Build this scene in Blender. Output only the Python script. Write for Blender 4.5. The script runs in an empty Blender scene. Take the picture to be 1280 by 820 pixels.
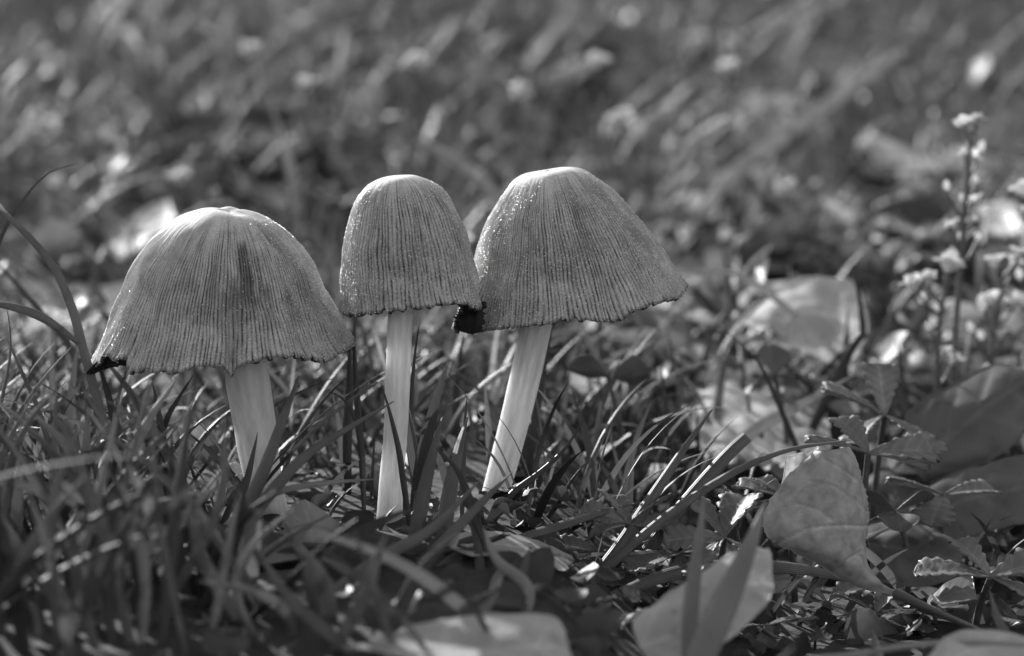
import bpy, math, random
import numpy as np
from mathutils import Vector, noise as mnoise

SC = bpy.context.scene
COL = SC.collection
rng = np.random.default_rng(7)
random.seed(7)

# ------------------------------------------------------------------ camera
F = 100.0 / 36.0 * 1280.0            # focal length in photo pixels
PITCH = math.radians(8.0)
H = 0.0732
CAM = np.array([0.0, 0.0, H])
FW = np.array([0.0, math.cos(PITCH), -math.sin(PITCH)])
UP = np.array([0.0, math.sin(PITCH), math.cos(PITCH)])
RT = np.array([1.0, 0.0, 0.0])
cd = bpy.data.cameras.new('camera'); cam = bpy.data.objects.new('camera', cd); COL.objects.link(cam)
cam.location = CAM; cam.rotation_euler = (math.pi / 2 - PITCH, 0, 0)
cd.lens = 100.0; cd.sensor_width = 36.0; cd.clip_start = 0.005; cd.clip_end = 2000.0
cd.dof.use_dof = True; cd.dof.focus_distance = 0.3555; cd.dof.aperture_fstop = 22.5
SC.camera = cam

# ------------------------------------------------------------------ light (black and white photograph: neutral light)
SUN_EL, SUN_AZ = math.radians(23), math.radians(-30)      # behind the mushrooms, a little to the left
w = bpy.data.worlds.new('World'); SC.world = w; w.use_nodes = True
nt = w.node_tree; nt.nodes.clear()
sky = nt.nodes.new('ShaderNodeTexSky'); sky.sky_type = 'NISHITA'; sky.sun_disc = False
sky.sun_elevation = SUN_EL; sky.sun_rotation = SUN_AZ
bw = nt.nodes.new('ShaderNodeRGBToBW'); bg = nt.nodes.new('ShaderNodeBackground'); wo = nt.nodes.new('ShaderNodeOutputWorld')
nt.links.new(sky.outputs[0], bw.inputs[0]); nt.links.new(bw.outputs[0], bg.inputs[0]); nt.links.new(bg.outputs[0], wo.inputs[0])
bg.inputs[1].default_value = 0.145
sd = bpy.data.lights.new('sun', 'SUN'); sun = bpy.data.objects.new('sun', sd); COL.objects.link(sun)
sd.energy = 4.5; sd.angle = math.radians(0.53); sd.color = (1, 1, 1)
S = Vector((math.sin(SUN_AZ) * math.cos(SUN_EL), math.cos(SUN_AZ) * math.cos(SUN_EL), math.sin(SUN_EL)))
sun.rotation_euler = S.to_track_quat('Z', 'Y').to_euler(); sun.location = (-0.3, 1.5, 1.2)
SC.view_settings.view_transform = 'Standard'; SC.view_settings.look = 'None'
SC.view_settings.exposure = 0.8; SC.view_settings.gamma = 1.0; SC.view_settings.use_curve_mapping = False
SC.render.engine = 'CYCLES'
SC.cycles.use_denoising = True
SC.cycles.max_bounces = 8; SC.cycles.transmission_bounces = 6; SC.cycles.diffuse_bounces = 5; SC.cycles.glossy_bounces = 3
SC.cycles.sample_clamp_indirect = 6.0; SC.cycles.caustics_reflective = False; SC.cycles.caustics_refractive = False

# ------------------------------------------------------------------ helpers
def sst(x, a, b):
    t = np.clip((np.asarray(x, float) - a) / (b - a), 0, 1)
    return t * t * (3 - 2 * t)

def gz(x, y):
    """height of the ground"""
    x = np.asarray(x, float); y = np.asarray(y, float)
    t = np.clip(y - 0.42, 0, None); far = 2.6
    rise = 0.07 * (np.sqrt(t * t + 0.0016) - 0.04)
    rise = np.where(y > far, 0.07 * (far - 0.42) - 0.0028 + 0.18 * (1 - np.exp(-(np.clip(y, far, None) - far) * 0.3889)), rise)
    dip = -0.014 * sst(x, -0.004, 0.03) * (1 - sst(y, 0.37, 0.46)) * (1 - sst(x, 0.25, 0.6))
    wob = (0.0022 * np.sin(x * 61 + 1.3) * np.sin(y * 53 + .4) + 0.004 * np.sin(x * 17 + y * 9) * np.sin(y * 21 + 2)) * sst(np.abs(y), .40, .55)
    return rise + dip + wob

def P(px, py, D):
    """photo pixel + distance along the camera axis -> point"""
    return CAM + D * (FW + (px - 640.0) / F * RT + (410.0 - py) / F * UP)

def Pg(px, py, lift=0.0):
    """photo pixel -> point on the ground"""
    D = 0.2
    for i in range(400):
        q = P(px, py, D)
        if q[2] <= gz(q[0], q[1]) + lift: return q
        D += 0.004
    return q

def proj(p):
    d = np.asarray(p) - CAM
    D = d @ FW
    return 640 + F * (d @ RT) / D, 410 - F * (d @ UP) / D, D

def spline(pts, n):
    """Catmull-Rom through the points, n samples evenly by length"""
    p = np.asarray(pts, float)
    if len(p) == 1: return np.repeat(p, n, 0)
    if len(p) == 2:
        return p[0] + (p[1] - p[0]) * np.linspace(0, 1, n)[:, None]
    q = np.vstack([2 * p[0] - p[1], p, 2 * p[-1] - p[-2]])
    out = []
    for i in range(len(p) - 1):
        a, b, c, d = q[i:i + 4]
        for t in np.linspace(0, 1, 14, endpoint=False):
            out.append(.5 * ((2 * b) + (-a + c) * t + (2 * a - 5 * b + 4 * c - d) * t * t + (-a + 3 * b - 3 * c + d) * t ** 3))
    out.append(p[-1]); out = np.array(out)
    s = np.r_[0, np.cumsum(np.linalg.norm(np.diff(out, axis=0), axis=1))]
    u = np.linspace(0, s[-1], n)
    return np.stack([np.interp(u, s, out[:, k]) for k in range(p.shape[1])], 1)

def add_mesh(name, V, Fc, mat=None, parent=None, uv=None, attrs=None, smooth=True):
    V = np.asarray(V, np.float32); Fc = np.asarray(Fc, np.int32)
    me = bpy.data.meshes.new(name)
    k = Fc.shape[1]
    me.vertices.add(len(V)); me.vertices.foreach_set('co', V.ravel())
    me.loops.add(Fc.size); me.loops.foreach_set('vertex_index', Fc.ravel())
    me.polygons.add(len(Fc)); me.polygons.foreach_set('loop_start', np.arange(0, Fc.size, k, dtype=np.int32))
    me.polygons.foreach_set('loop_total', np.full(len(Fc), k, np.int32))
    if smooth: me.polygons.foreach_set('use_smooth', np.ones(len(Fc), bool))
    if uv is not None:
        l = me.uv_layers.new(name='UVMap'); l.data.foreach_set('uv', np.asarray(uv, np.float32)[Fc.ravel()].ravel())
    for an, av in (attrs or {}).items():
        a = me.attributes.new(an, 'FLOAT', 'POINT'); a.data.foreach_set('value', np.asarray(av, np.float32).ravel())
    me.update(calc_edges=True); me.validate()
    if mat: me.materials.append(mat)
    o = bpy.data.objects.new(name, me); COL.objects.link(o)
    if parent: o.parent = parent
    return o

def tag(o, label=None, cat=None, group=None, kind=None):
    if label: o['label'] = label
    if cat: o['category'] = cat
    if group: o['group'] = group
    if kind: o['kind'] = kind
    return o

def empty(name, loc):
    o = bpy.data.objects.new(name, None); COL.objects.link(o); o.location = loc; o.empty_display_size = .01
    return o

def adopt(child, root):
    """parent a mesh built in world coordinates to an Empty"""
    child.parent = root; child.location = -Vector(root.location)
    return child

def grid_faces(n, m, wrap=False, off=0):
    i = np.arange(n - 1)[:, None]; j = np.arange(m if wrap else m - 1)[None, :]
    a = i * m + j; b = i * m + (j + 1) % m
    return (np.stack([a, b, b + m, a + m], -1).reshape(-1, 4) + off)

def copy_tree(o, parent=None):
    c = o.copy(); COL.objects.link(c); c.parent = parent
    for ch in o.children: copy_tree(ch, c)
    return c

# ------------------------------------------------------------------ materials (greys: the photograph is black and white)
def nn(t, typ, **kw):
    n = t.nodes.new(typ)
    for k, v in kw.items(): setattr(n, k, v)
    return n

def g4(v): return (v, v, v, 1)

MATS = {}
def plant_mat(name, tone, trans=.45, rough=.4, spec=.5, stripes=0, var=.35, nscale=180, vein=0., bump=.25, tonevar=0., spots=0.):
    """diffuse/glossy + light let through from behind; fine grain, mottling and veins"""
    if name in MATS: return MATS[name]
    m = bpy.data.materials.new(name); m.use_nodes = True; t = m.node_tree; t.nodes.clear(); L = t.links.new
    out = nn(t, 'ShaderNodeOutputMaterial'); mix = nn(t, 'ShaderNodeMixShader'); pb = nn(t, 'ShaderNodeBsdfPrincipled'); tr = nn(t, 'ShaderNodeBsdfTranslucent')
    geo = nn(t, 'ShaderNodeNewGeometry')
    nz = nn(t, 'ShaderNodeTexNoise'); nz.inputs['Scale'].default_value = nscale; nz.inputs['Detail'].default_value = 5
    L(geo.outputs['Position'], nz.inputs['Vector'])
    mr = nn(t, 'ShaderNodeMapRange'); mr.inputs[1].default_value = .3; mr.inputs[2].default_value = .7
    mr.inputs[3].default_value = 1 - var; mr.inputs[4].default_value = 1 + var
    L(nz.outputs[0], mr.inputs[0])
    val = nn(t, 'ShaderNodeMath', operation='MULTIPLY'); val.inputs[1].default_value = tone; L(mr.outputs[0], val.inputs[0]); cur = val
    if tonevar:
        a = nn(t, 'ShaderNodeAttribute', attribute_name='tone'); mu = nn(t, 'ShaderNodeMath', operation='MULTIPLY')
        L(cur.outputs[0], mu.inputs[0]); L(a.outputs['Fac'], mu.inputs[1]); cur = mu
    if vein:
        a = nn(t, 'ShaderNodeAttribute', attribute_name='vein'); ma = nn(t, 'ShaderNodeMath', operation='MULTIPLY_ADD')
        ma.inputs[1].default_value = vein; ma.inputs[2].default_value = 1.0; L(a.outputs['Fac'], ma.inputs[0])
        mu = nn(t, 'ShaderNodeMath', operation='MULTIPLY'); L(cur.outputs[0], mu.inputs[0]); L(ma.outputs[0], mu.inputs[1]); cur = mu
    if spots:
        n2 = nn(t, 'ShaderNodeTexNoise'); n2.inputs['Scale'].default_value = 420; n2.inputs['Detail'].default_value = 2; L(geo.outputs['Position'], n2.inputs['Vector'])
        m2 = nn(t, 'ShaderNodeMapRange'); m2.inputs[1].default_value = .60; m2.inputs[2].default_value = .70; m2.inputs[3].default_value = 1; m2.inputs[4].default_value = 1 - spots
        L(n2.outputs[0], m2.inputs[0]); mu = nn(t, 'ShaderNodeMath', operation='MULTIPLY'); L(cur.outputs[0], mu.inputs[0]); L(m2.outputs[0], mu.inputs[1]); cur = mu
    h = nz
    if stripes:
        uv = nn(t, 'ShaderNodeUVMap'); sp = nn(t, 'ShaderNodeSeparateXYZ'); L(uv.outputs[0], sp.inputs[0])
        s1 = nn(t, 'ShaderNodeMath', operation='MULTIPLY'); s1.inputs[1].default_value = stripes * 6.2832; L(sp.outputs[0], s1.inputs[0])
        s2 = nn(t, 'ShaderNodeMath', operation='SINE'); L(s1.outputs[0], s2.inputs[0])
        ma = nn(t, 'ShaderNodeMath', operation='MULTIPLY_ADD'); ma.inputs[1].default_value = .16; ma.inputs[2].default_value = 1; L(s2.outputs[0], ma.inputs[0])
        mu = nn(t, 'ShaderNodeMath', operation='MULTIPLY'); L(cur.outputs[0], mu.inputs[0]); L(ma.outputs[0], mu.inputs[1]); cur = mu
        h = s2
    cc = nn(t, 'ShaderNodeCombineColor')
    for k in range(3): L(cur.outputs[0], cc.inputs[k])
    L(cc.outputs[0], pb.inputs['Base Color'])
    tm = nn(t, 'ShaderNodeMath', operation='MULTIPLY'); tm.inputs[1].default_value = 1.25; L(cur.outputs[0], tm.inputs[0])
    c2 = nn(t, 'ShaderNodeCombineColor')
    for k in range(3): L(tm.outputs[0], c2.inputs[k])
    L(c2.outputs[0], tr.inputs[0])
    pb.inputs['Roughness'].default_value = rough; pb.inputs['Specular IOR Level'].default_value = spec
    bm = nn(t, 'ShaderNodeBump'); bm.inputs['Strength'].default_value = bump; bm.inputs['Distance'].default_value = .0002
    L(h.outputs[0], bm.inputs['Height']); L(bm.outputs[0], pb.inputs['Normal'])
    mix.inputs[0].default_value = trans
    L(pb.outputs[0], mix.inputs[1]); L(tr.outputs[0], mix.inputs[2]); L(mix.outputs[0], out.inputs[0])
    MATS[name] = m
    return m

def cap_mat(name, light, dark, blotch):
    m = bpy.data.materials.new(name); m.use_nodes = True; t = m.node_tree; t.nodes.clear(); L = t.links.new
    out = nn(t, 'ShaderNodeOutputMaterial'); mix = nn(t, 'ShaderNodeMixShader'); pb = nn(t, 'ShaderNodeBsdfPrincipled'); tr = nn(t, 'ShaderNodeBsdfTranslucent')
    uv = nn(t, 'ShaderNodeUVMap')
    gr = nn(t, 'ShaderNodeAttribute', attribute_name='groove')
    def noise(sx, sy, detail, lo, hi, a, b, rough=.6):
        mp = nn(t, 'ShaderNodeMapping'); mp.inputs['Scale'].default_value = (sx, sy, 1); L(uv.outputs[0], mp.inputs[0])
        n = nn(t, 'ShaderNodeTexNoise'); n.inputs['Scale'].default_value = 1; n.inputs['Detail'].default_value = detail; n.inputs['Roughness'].default_value = rough; L(mp.outputs[0], n.inputs['Vector'])
        r = nn(t, 'ShaderNodeMapRange'); r.inputs[1].default_value = lo; r.inputs[2].default_value = hi; r.inputs[3].default_value = a; r.inputs[4].default_value = b; L(n.outputs[0], r.inputs[0])
        return r
    def mul(a, b):
        x = nn(t, 'ShaderNodeMath', operation='MULTIPLY'); L(a.outputs[0] if a.bl_idname != 'ShaderNodeAttribute' else a.outputs['Fac'], x.inputs[0]); L(b.outputs[0], x.inputs[1]); return x
    streak = noise(130, 9, 4, .36, .64, .15, 1.25)            # how dark each groove is, broken along its length
    gm = mul(gr, streak)
    mc = nn(t, 'ShaderNodeMix', data_type='FLOAT'); mc.inputs[2].default_value = light; mc.inputs[3].default_value = dark; L(gm.outputs[0], mc.inputs[0])
    grain = noise(420, 130, 3, .3, .7, .62, 1.38, .7)
    mott = noise(30, 9, 6, .3, .7, .74, 1.22)
    bl = noise(19, 2.4, 5, .50, .60, 1, 1 - blotch, .6)       # elongated darker blotches
    fd = nn(t, 'ShaderNodeAttribute', attribute_name='blot')
    x = nn(t, 'ShaderNodeMix', data_type='FLOAT'); x.inputs[2].default_value = 1; L(fd.outputs['Fac'], x.inputs[0]); L(bl.outputs[0], x.inputs[3])
    cur = mul(mul(mul(mc, grain), mott), x)
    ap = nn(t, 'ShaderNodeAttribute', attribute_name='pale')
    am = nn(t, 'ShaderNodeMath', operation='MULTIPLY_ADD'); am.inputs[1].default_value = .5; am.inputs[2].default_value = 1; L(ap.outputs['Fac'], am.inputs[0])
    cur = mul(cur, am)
    cc = nn(t, 'ShaderNodeCombineColor')
    for k in range(3): L(cur.outputs[0], cc.inputs[k])
    L(cc.outputs[0], pb.inputs['Base Color']); L(cc.outputs[0], tr.inputs[0])
    pb.inputs['Roughness'].default_value = .62; pb.inputs['Specular IOR Level'].default_value = .3
    bm = nn(t, 'ShaderNodeBump'); bm.inputs['Strength'].default_value = .35; bm.inputs['Distance'].default_value = .00012
    L(grain.outputs[0], bm.inputs['Height']); L(bm.outputs[0], pb.inputs['Normal'])
    mix.inputs[0].default_value = .22
    L(pb.outputs[0], mix.inputs[1]); L(tr.outputs[0], mix.inputs[2]); L(mix.outputs[0], out.inputs[0])
    return m

def simple_mat(name, tone, rough=.6, spec=.4, nscale=300, var=.4, bump=.5, dist=.0004, trans=0.):
    return plant_mat(name, tone, trans=trans, rough=rough, spec=spec, var=var, nscale=nscale, bump=bump)

def ground_mat():
    m = bpy.data.materials.new('soil'); m.use_nodes = True; t = m.node_tree; L = t.links.new
    pb = t.nodes['Principled BSDF']
    geo = nn(t, 'ShaderNodeNewGeometry')
    a = nn(t, 'ShaderNodeTexNoise'); a.inputs['Scale'].default_value = 130; a.inputs['Detail'].default_value = 7; L(geo.outputs['Position'], a.inputs['Vector'])
    b = nn(t, 'ShaderNodeTexNoise'); b.inputs['Scale'].default_value = .8; b.inputs['Detail'].default_value = 6; L(geo.outputs['Position'], b.inputs['Vector'])
    r = nn(t, 'ShaderNodeValToRGB'); r.color_ramp.elements[0].position = .3; r.color_ramp.elements[0].color = g4(.012); r.color_ramp.elements[1].position = .75; r.color_ramp.elements[1].color = g4(.07)
    L(a.outputs[0], r.inputs[0])
    mu = nn(t, 'ShaderNodeMix', data_type='RGBA', blend_type='MULTIPLY'); mu.inputs[0].default_value = .6; L(r.outputs[0], mu.inputs[6]); L(b.outputs[0], mu.inputs[7])
    L(mu.outputs[2], pb.inputs['Base Color']); pb.inputs['Roughness'].default_value = .9
    bm = nn(t, 'ShaderNodeBump'); bm.inputs['Strength'].default_value = .8; bm.inputs['Distance'].default_value = .002; L(a.outputs[0], bm.inputs['Height']); L(bm.outputs[0], pb.inputs['Normal'])
    return m

M_GRASS = plant_mat('grass', .15, trans=.33, rough=.45, spec=.33, stripes=5, var=.18, tonevar=1, bump=.3)
M_SOFT = plant_mat('grass_soft', .27, trans=.35, rough=.55, spec=.25, stripes=5, var=.15)
M_BLADE = plant_mat('grass_near', .175, trans=.4, rough=.48, spec=.5, stripes=7, var=.15, nscale=260, bump=.4)
M_BLADE_D = plant_mat('grass_dark', .06, trans=.25, rough=.42, spec=.4, stripes=5, var=.2, nscale=260, bump=.3)
M_BLADE_P = plant_mat('grass_pale', .36, trans=.42, rough=.4, spec=.5, stripes=6, var=.15, nscale=260, bump=.3)
M_STRAW = plant_mat('straw', .42, trans=.3, rough=.5, spec=.4, stripes=4, var=.25, bump=.3)
M_LEAF = plant_mat('dead_leaf', .24, trans=.35, rough=.5, spec=.4, vein=.35, var=.22, nscale=150, bump=.35, spots=.25)
M_LEAF_P = plant_mat('pale_leaf', .6, trans=.55, rough=.5, spec=.4, vein=.25, var=.2, nscale=120, bump=.3, spots=.2)
M_LEAF_D = plant_mat('dark_leaf', .13, trans=.2, rough=.45, spec=.45, vein=.35, var=.25, nscale=130, bump=.3, spots=.3)
M_CLOVER = plant_mat('clover', .15, trans=.35, rough=.45, spec=.35, vein=.3, var=.15, nscale=220, bump=.25)
M_CINQ = plant_mat('cinquefoil', .24, trans=.45, rough=.5, spec=.5, vein=.4, var=.2, nscale=300, bump=.3)
M_STALK = plant_mat('stalk', .12, trans=.2, rough=.5, spec=.4, var=.2, nscale=400, bump=.3)
M_PETAL = plant_mat('petal', .75, trans=.5, rough=.6, spec=.3, var=.12, nscale=400, bump=.2)
M_LITTER = plant_mat('litter', .22, trans=.35, rough=.5, spec=.4, var=.3, tonevar=1)
def stem_mat():
    m = bpy.data.materials.new('mushroom_stem'); m.use_nodes = True; t = m.node_tree; L = t.links.new; pb = t.nodes['Principled BSDF']
    uv = nn(t, 'ShaderNodeUVMap'); mp = nn(t, 'ShaderNodeMapping'); mp.inputs['Scale'].default_value = (16, 7, 1); L(uv.outputs[0], mp.inputs[0])
    n = nn(t, 'ShaderNodeTexNoise'); n.inputs['Scale'].default_value = 1; n.inputs['Detail'].default_value = 6; n.inputs['Roughness'].default_value = .65; L(mp.outputs[0], n.inputs['Vector'])
    r = nn(t, 'ShaderNodeValToRGB'); r.color_ramp.elements[0].position = .25; r.color_ramp.elements[0].color = g4(.42); r.color_ramp.elements[1].position = .7; r.color_ramp.elements[1].color = g4(.68); L(n.outputs[0], r.inputs[0])
    L(r.outputs[0], pb.inputs['Base Color'])
    pb.inputs['Subsurface Weight'].default_value = 1; pb.inputs['Subsurface Radius'].default_value = (1, 1, 1); pb.inputs['Subsurface Scale'].default_value = .006
    pb.inputs['Roughness'].default_value = .5; pb.inputs['Specular IOR Level'].default_value = .35
    bm = nn(t, 'ShaderNodeBump'); bm.inputs['Strength'].default_value = .5; bm.inputs['Distance'].default_value = .0003; L(n.outputs[0], bm.inputs['Height']); L(bm.outputs[0], pb.inputs['Normal'])
    return m
M_STEM = stem_mat()
M_GILL = plant_mat('gills', .03, trans=.05, rough=.7, spec=.2, var=.4, nscale=600)
M_GRAN = plant_mat('granule', .95, trans=.4, rough=.2, spec=.8, var=.05)

# ------------------------------------------------------------------ ground
def build_ground():
    def axis(lo, hi, step, far, growth=1.32):
        a = list(np.arange(lo, hi + 1e-6, step)); s = step
        r = []; v = hi
        while v < far: s *= growth; v += s; r.append(v)
        s = step; l = []; v = lo
        while v > -far: s *= growth; v -= s; l.append(v)
        return np.array(l[::-1] + a + r)
    xs = axis(-.5, .5, .007, 400); ys = axis(.1, 1.7, .007, 400)
    X, Y = np.meshgrid(xs, ys, indexing='ij')
    Z = gz(X, Y)
    near = (1 - sst(np.abs(X), .5, .8)) * (1 - sst(Y, 1.7, 2.2)) * sst(Y, -.1, .1)
    Z = Z + near * rng.normal(0, .0007, Z.shape)
    V = np.stack([X, Y, Z], -1).reshape(-1, 3)
    o = add_mesh('ground', V, grid_faces(len(xs), len(ys))[:, ::-1], ground_mat())
    tag(o, kind='structure')
build_ground()

# ------------------------------------------------------------------ mushrooms
CAPS = []     # for keeping grass out: (centre xy at several heights)
def smooth_noise(theta, seed, ks=(2, 3, 5, 7), amps=(1, .7, .5, .35)):
    r = np.random.default_rng(seed); y = 0
    for k, a in zip(ks, amps): y = y + a * np.sin(k * theta + r.uniform(0, 6.28))
    return y

def build_mushroom(label, apex, D, tilt, prof, rim, nr, seed, mat, stem, creases=(), gran=2600, notch=(), dimple=0., amp=2.7, back=0.):
    k = D / F
    root = empty('mushroom', tuple(P(stem[-1][0], stem[-1][1], D)))
    tag(root, label, 'mushroom', 'glistening ink cap mushrooms in the grass')
    prof = np.array([(0, 0)] + list(prof), float)            # (a down the axis, r) in pixels
    # rounded crown, then through the points
    ts = spline(prof, 400)
    s = np.r_[0, np.cumsum(np.linalg.norm(np.diff(ts, axis=0), axis=1))]; s /= s[-1]
    a_rim, r_rim = prof[-1]
    ct, st = math.cos(tilt), math.sin(tilt)
    cb, sb = math.cos(back), math.sin(back)
    wv = np.array([st, sb * ct, -ct * cb]); uv_ = np.array([ct, 0, st]); yv = np.cross(wv, uv_); yv = yv if yv[1] > 0 else -yv
    apexw = P(apex[0], apex[1], D)
    # ridge phase: columns
    ppr = 6; nc = nr * ppr
    j = np.arange(nc); ph = j / ppr
    th = 2 * np.pi * j / nc + math.pi                      # seam at the back
    th = (th + np.pi) % (2 * np.pi) - np.pi                # 0 = towards the camera
    jit = np.cumsum(np.random.default_rng(seed).normal(0, .22, nr)); jit -= np.linspace(0, jit[-1], nr)
    th = th + np.interp(ph, np.arange(nr), jit) * (2 * np.pi / nr) * .8
    # rim height offsets measured on the front
    rp = np.array(rim, float); rel = rp - np.array(apex)
    A = rel[:, 0] * st + rel[:, 1] * ct; U = rel[:, 0] * ct - rel[:, 1] * st
    thp = np.arcsin(np.clip(U / r_rim, -.995, .995)); off = A - a_rim - (math.sin(PITCH - .018) - sb) * r_rim * np.cos(thp)
    o = np.argsort(thp); thp, off = thp[o], off[o]
    rimoff = np.where(np.abs(th) <= np.pi / 2, np.interp(th, thp, off), 0)
    e0, e1 = off[0], off[-1]
    tb = np.where(th > 0, th - np.pi / 2, th + 3 * np.pi / 2) / np.pi
    rimoff = np.where(np.abs(th) > np.pi / 2, e1 + (e0 - e1) * sst(tb, 0, 1) + 4 * np.sin(tb * np.pi) * np.sin(tb * 19 + seed), rimoff)
    rg = np.random.default_rng(seed + 5)
    rag = np.repeat(rg.normal(0, 1, nr), ppr); rimoff = rimoff + rag * 1.3 + np.where(rag > 1.4, -5, 0)
    for (t0, wd, dp) in notch: rimoff = rimoff - dp * np.exp(-((th - t0) / wd) ** 6)
    nrow = 96
    T = np.linspace(0, 1, nrow) ** .9
    rr0 = np.interp(T, s, ts[:, 1]); aa0 = np.interp(T, s, ts[:, 0])
    dr = np.gradient(rr0, T); da = np.gradient(aa0, T); ln = np.hypot(dr, da) + 1e-9
    n_r, n_a = da / ln, -dr / ln
    tri = np.abs(((ph) % 1) - .5) * 2                        # 0 groove .. 1 ridge
    ridge = np.sin(tri * np.pi / 2) ** .8
    per = rg.uniform(.3, 1.3, nr); pera = np.interp(ph, np.arange(nr) + .5, per)
    ramp = sst(T, .17, .50)
    Tm, TH = T[:, None], th[None, :]
    start = np.repeat(rg.uniform(-.10, .10, nr), ppr)[None, :]
    rampm = sst(Tm + start, .24 if dimple > 3 else .16, .46 if dimple > 3 else .38)
    disp = amp * (ridge[None, :] - 1) * pera[None, :] * rampm
    lob = smooth_noise(th, seed)[None, :] * 2.6 * Tm ** 1.5
    lump = np.zeros((nrow, nc))
    for i in range(nrow):
        c, sn = np.cos(th) * rr0[i] / 34, np.sin(th) * rr0[i] / 34
        lump[i, ::6] = [mnoise.noise(Vector((float(c[q]), float(sn[q]), aa0[i] / 34 + seed * 3.1))) for q in range(0, nc, 6)]
    idx = np.arange(nc); base = (idx // 6) * 6; nx = (base + 6) % nc; fr = (idx % 6) / 6.0
    lump = lump[:, base] * (1 - fr) + lump[:, nx] * fr
    wn = np.zeros((nrow, nc))
    for i in range(nrow):
        wn[i, ::6] = [mnoise.noise(Vector((math.cos(th[q]) * 5, math.sin(th[q]) * 5, T[i] * 4 + seed * 1.7))) + .6 * mnoise.noise(Vector((math.cos(th[q]) * 16, math.sin(th[q]) * 16, T[i] * 7 + seed))) for q in range(0, nc, 6)]
    wn = wn[:, base] * (1 - fr) + wn[:, nx] * fr
    TH = TH + wn * (2 * np.pi / nr) * .65 * sst(Tm, .1, .5)
    disp = disp + lump * 3.2 * sst(Tm, 0, .2) + lob
    for (t0, wd, dp, ta, tb_) in creases:
        disp = disp - dp * np.exp(-((TH - t0) / wd) ** 2) * sst(Tm, ta, tb_)
    R = rr0[:, None] + n_r[:, None] * disp
    Aa = aa0[:, None] + n_a[:, None] * disp + rimoff[None, :] * sst(Tm, .55, 1.0) * Tm
    if dimple:
        Aa = Aa + dimple * np.exp(-(rr0[:, None] / 13.0) ** 2) * (1 + .5 * np.cos(TH * 2 + 1))
        if dimple > 3: Aa = Aa + 5 * np.exp(-((rr0[:, None] - 22) / 16) ** 2 - ((TH - .55) / .5) ** 2) + 3.5 * np.exp(-((rr0[:, None] - 30) / 20) ** 2 - ((np.abs(TH) - 2.4) / .5) ** 2)
    R = np.maximum(R, 0)
    # flare of the last rows
    R = R + 2.0 * sst(Tm, .93, 1) * (1 + .6 * smooth_noise(TH, seed + 2))
    V1 = apexw + k * (Aa[..., None] * wv + R[..., None] * (np.sin(TH)[..., None] * uv_ - np.cos(TH)[..., None] * yv))
    # inner wall: a thin ragged lip turning in
    ni = 10; q = np.linspace(0, .75, ni)[:, None]
    ti = 1 - q; THi = np.broadcast_to(TH[-1:], (ni, nc)); Ri = np.interp(ti[:, 0], s, ts[:, 1])[:, None] - 4.0 - 2 * q + lob[-1:] * ti ** 1.5
    for (t0, wd, dp, ta, tb_) in creases: Ri = Ri - dp * np.exp(-((THi - t0) / wd) ** 2) * sst(ti, ta, tb_)
    Ai = np.interp(ti[:, 0], s, ts[:, 0])[:, None] + (rimoff[None, :] * sst(ti, .55, 1) * ti) + 1.2 * np.sin(ph * 2.1)[None, :] * (q == 0) + 2
    Ri = np.maximum(Ri, 1.0)
    V2 = apexw + k * (Ai[..., None] * wv + Ri[..., None] * (np.sin(THi)[..., None] * uv_ - np.cos(THi)[..., None] * yv))
    V = np.concatenate([V1, V2], 0); rows = nrow + ni
    groove = np.concatenate([(1 - ridge)[None, :] ** 1.2 * rampm, np.ones((ni, nc))], 0)
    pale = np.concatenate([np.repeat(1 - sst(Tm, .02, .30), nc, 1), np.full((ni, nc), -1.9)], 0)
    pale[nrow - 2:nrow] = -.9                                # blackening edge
    win = np.exp(-((th - .45) / .42) ** 2)[None, :] * (1 - .7 * sst(Tm, .6, .8)) if dimple > 3 else .5 * np.ones((1, nc))
    blot = np.concatenate([np.repeat(sst(Tm, .14, .30), nc, 1) * (.3 + .7 * win), np.zeros((ni, nc))], 0)
    uvs = np.stack([np.broadcast_to((th[None, :] / (2 * np.pi) + .5), (rows, nc)), np.broadcast_to(np.r_[T, 1 + q[:, 0]][:, None], (rows, nc))], -1).reshape(-1, 2)
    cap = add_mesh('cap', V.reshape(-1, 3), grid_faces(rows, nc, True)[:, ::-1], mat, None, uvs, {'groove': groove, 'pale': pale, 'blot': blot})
    adopt(cap, root)
    # gills under the cap
    GV, GF = [], []
    ng = 110; rows_g = 8
    for g in range(ng):
        tg = -np.pi + 2 * np.pi * (g + .5) / ng; ci = int(np.argmin(np.abs(((th - tg + np.pi) % (2 * np.pi)) - np.pi)))
        dirv = math.sin(tg) * uv_ - math.cos(tg) * yv
        b0 = len(GV)
        for i in range(rows_g):
            f_ = .985 - .72 * i / (rows_g - 1)
            ro = np.interp(f_, s, ts[:, 1]) - 5.0; ao = np.interp(f_, s, ts[:, 0]) + rimoff[ci] * sst(f_, .55, 1) * f_
            for (t0, wd, dp, ta, tb_) in creases: ro -= dp * math.exp(-((tg - t0) / wd) ** 2) * sst(f_, ta, tb_)
            ri = max(14, ro - 26 * math.sin(min(1, i / 4) * math.pi / 2) - 6)
            for r_ in (ro, ri): GV.append(apexw + k * ((ao + (3 if r_ == ri else 1)) * wv + max(r_, 8) * dirv))
        for i in range(rows_g - 1): GF.append((b0 + 2 * i, b0 + 2 * i + 1, b0 + 2 * i + 3, b0 + 2 * i + 2))
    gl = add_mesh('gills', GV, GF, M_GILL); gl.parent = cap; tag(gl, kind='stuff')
    # glistening granules
    GV, GF = [], []
    rg = np.random.default_rng(seed + 11)
    oc = np.array([(1, 0, 0), (-1, 0, 0), (0, 1, 0), (0, -1, 0), (0, 0, 1), (0, 0, -1)], float)
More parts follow.
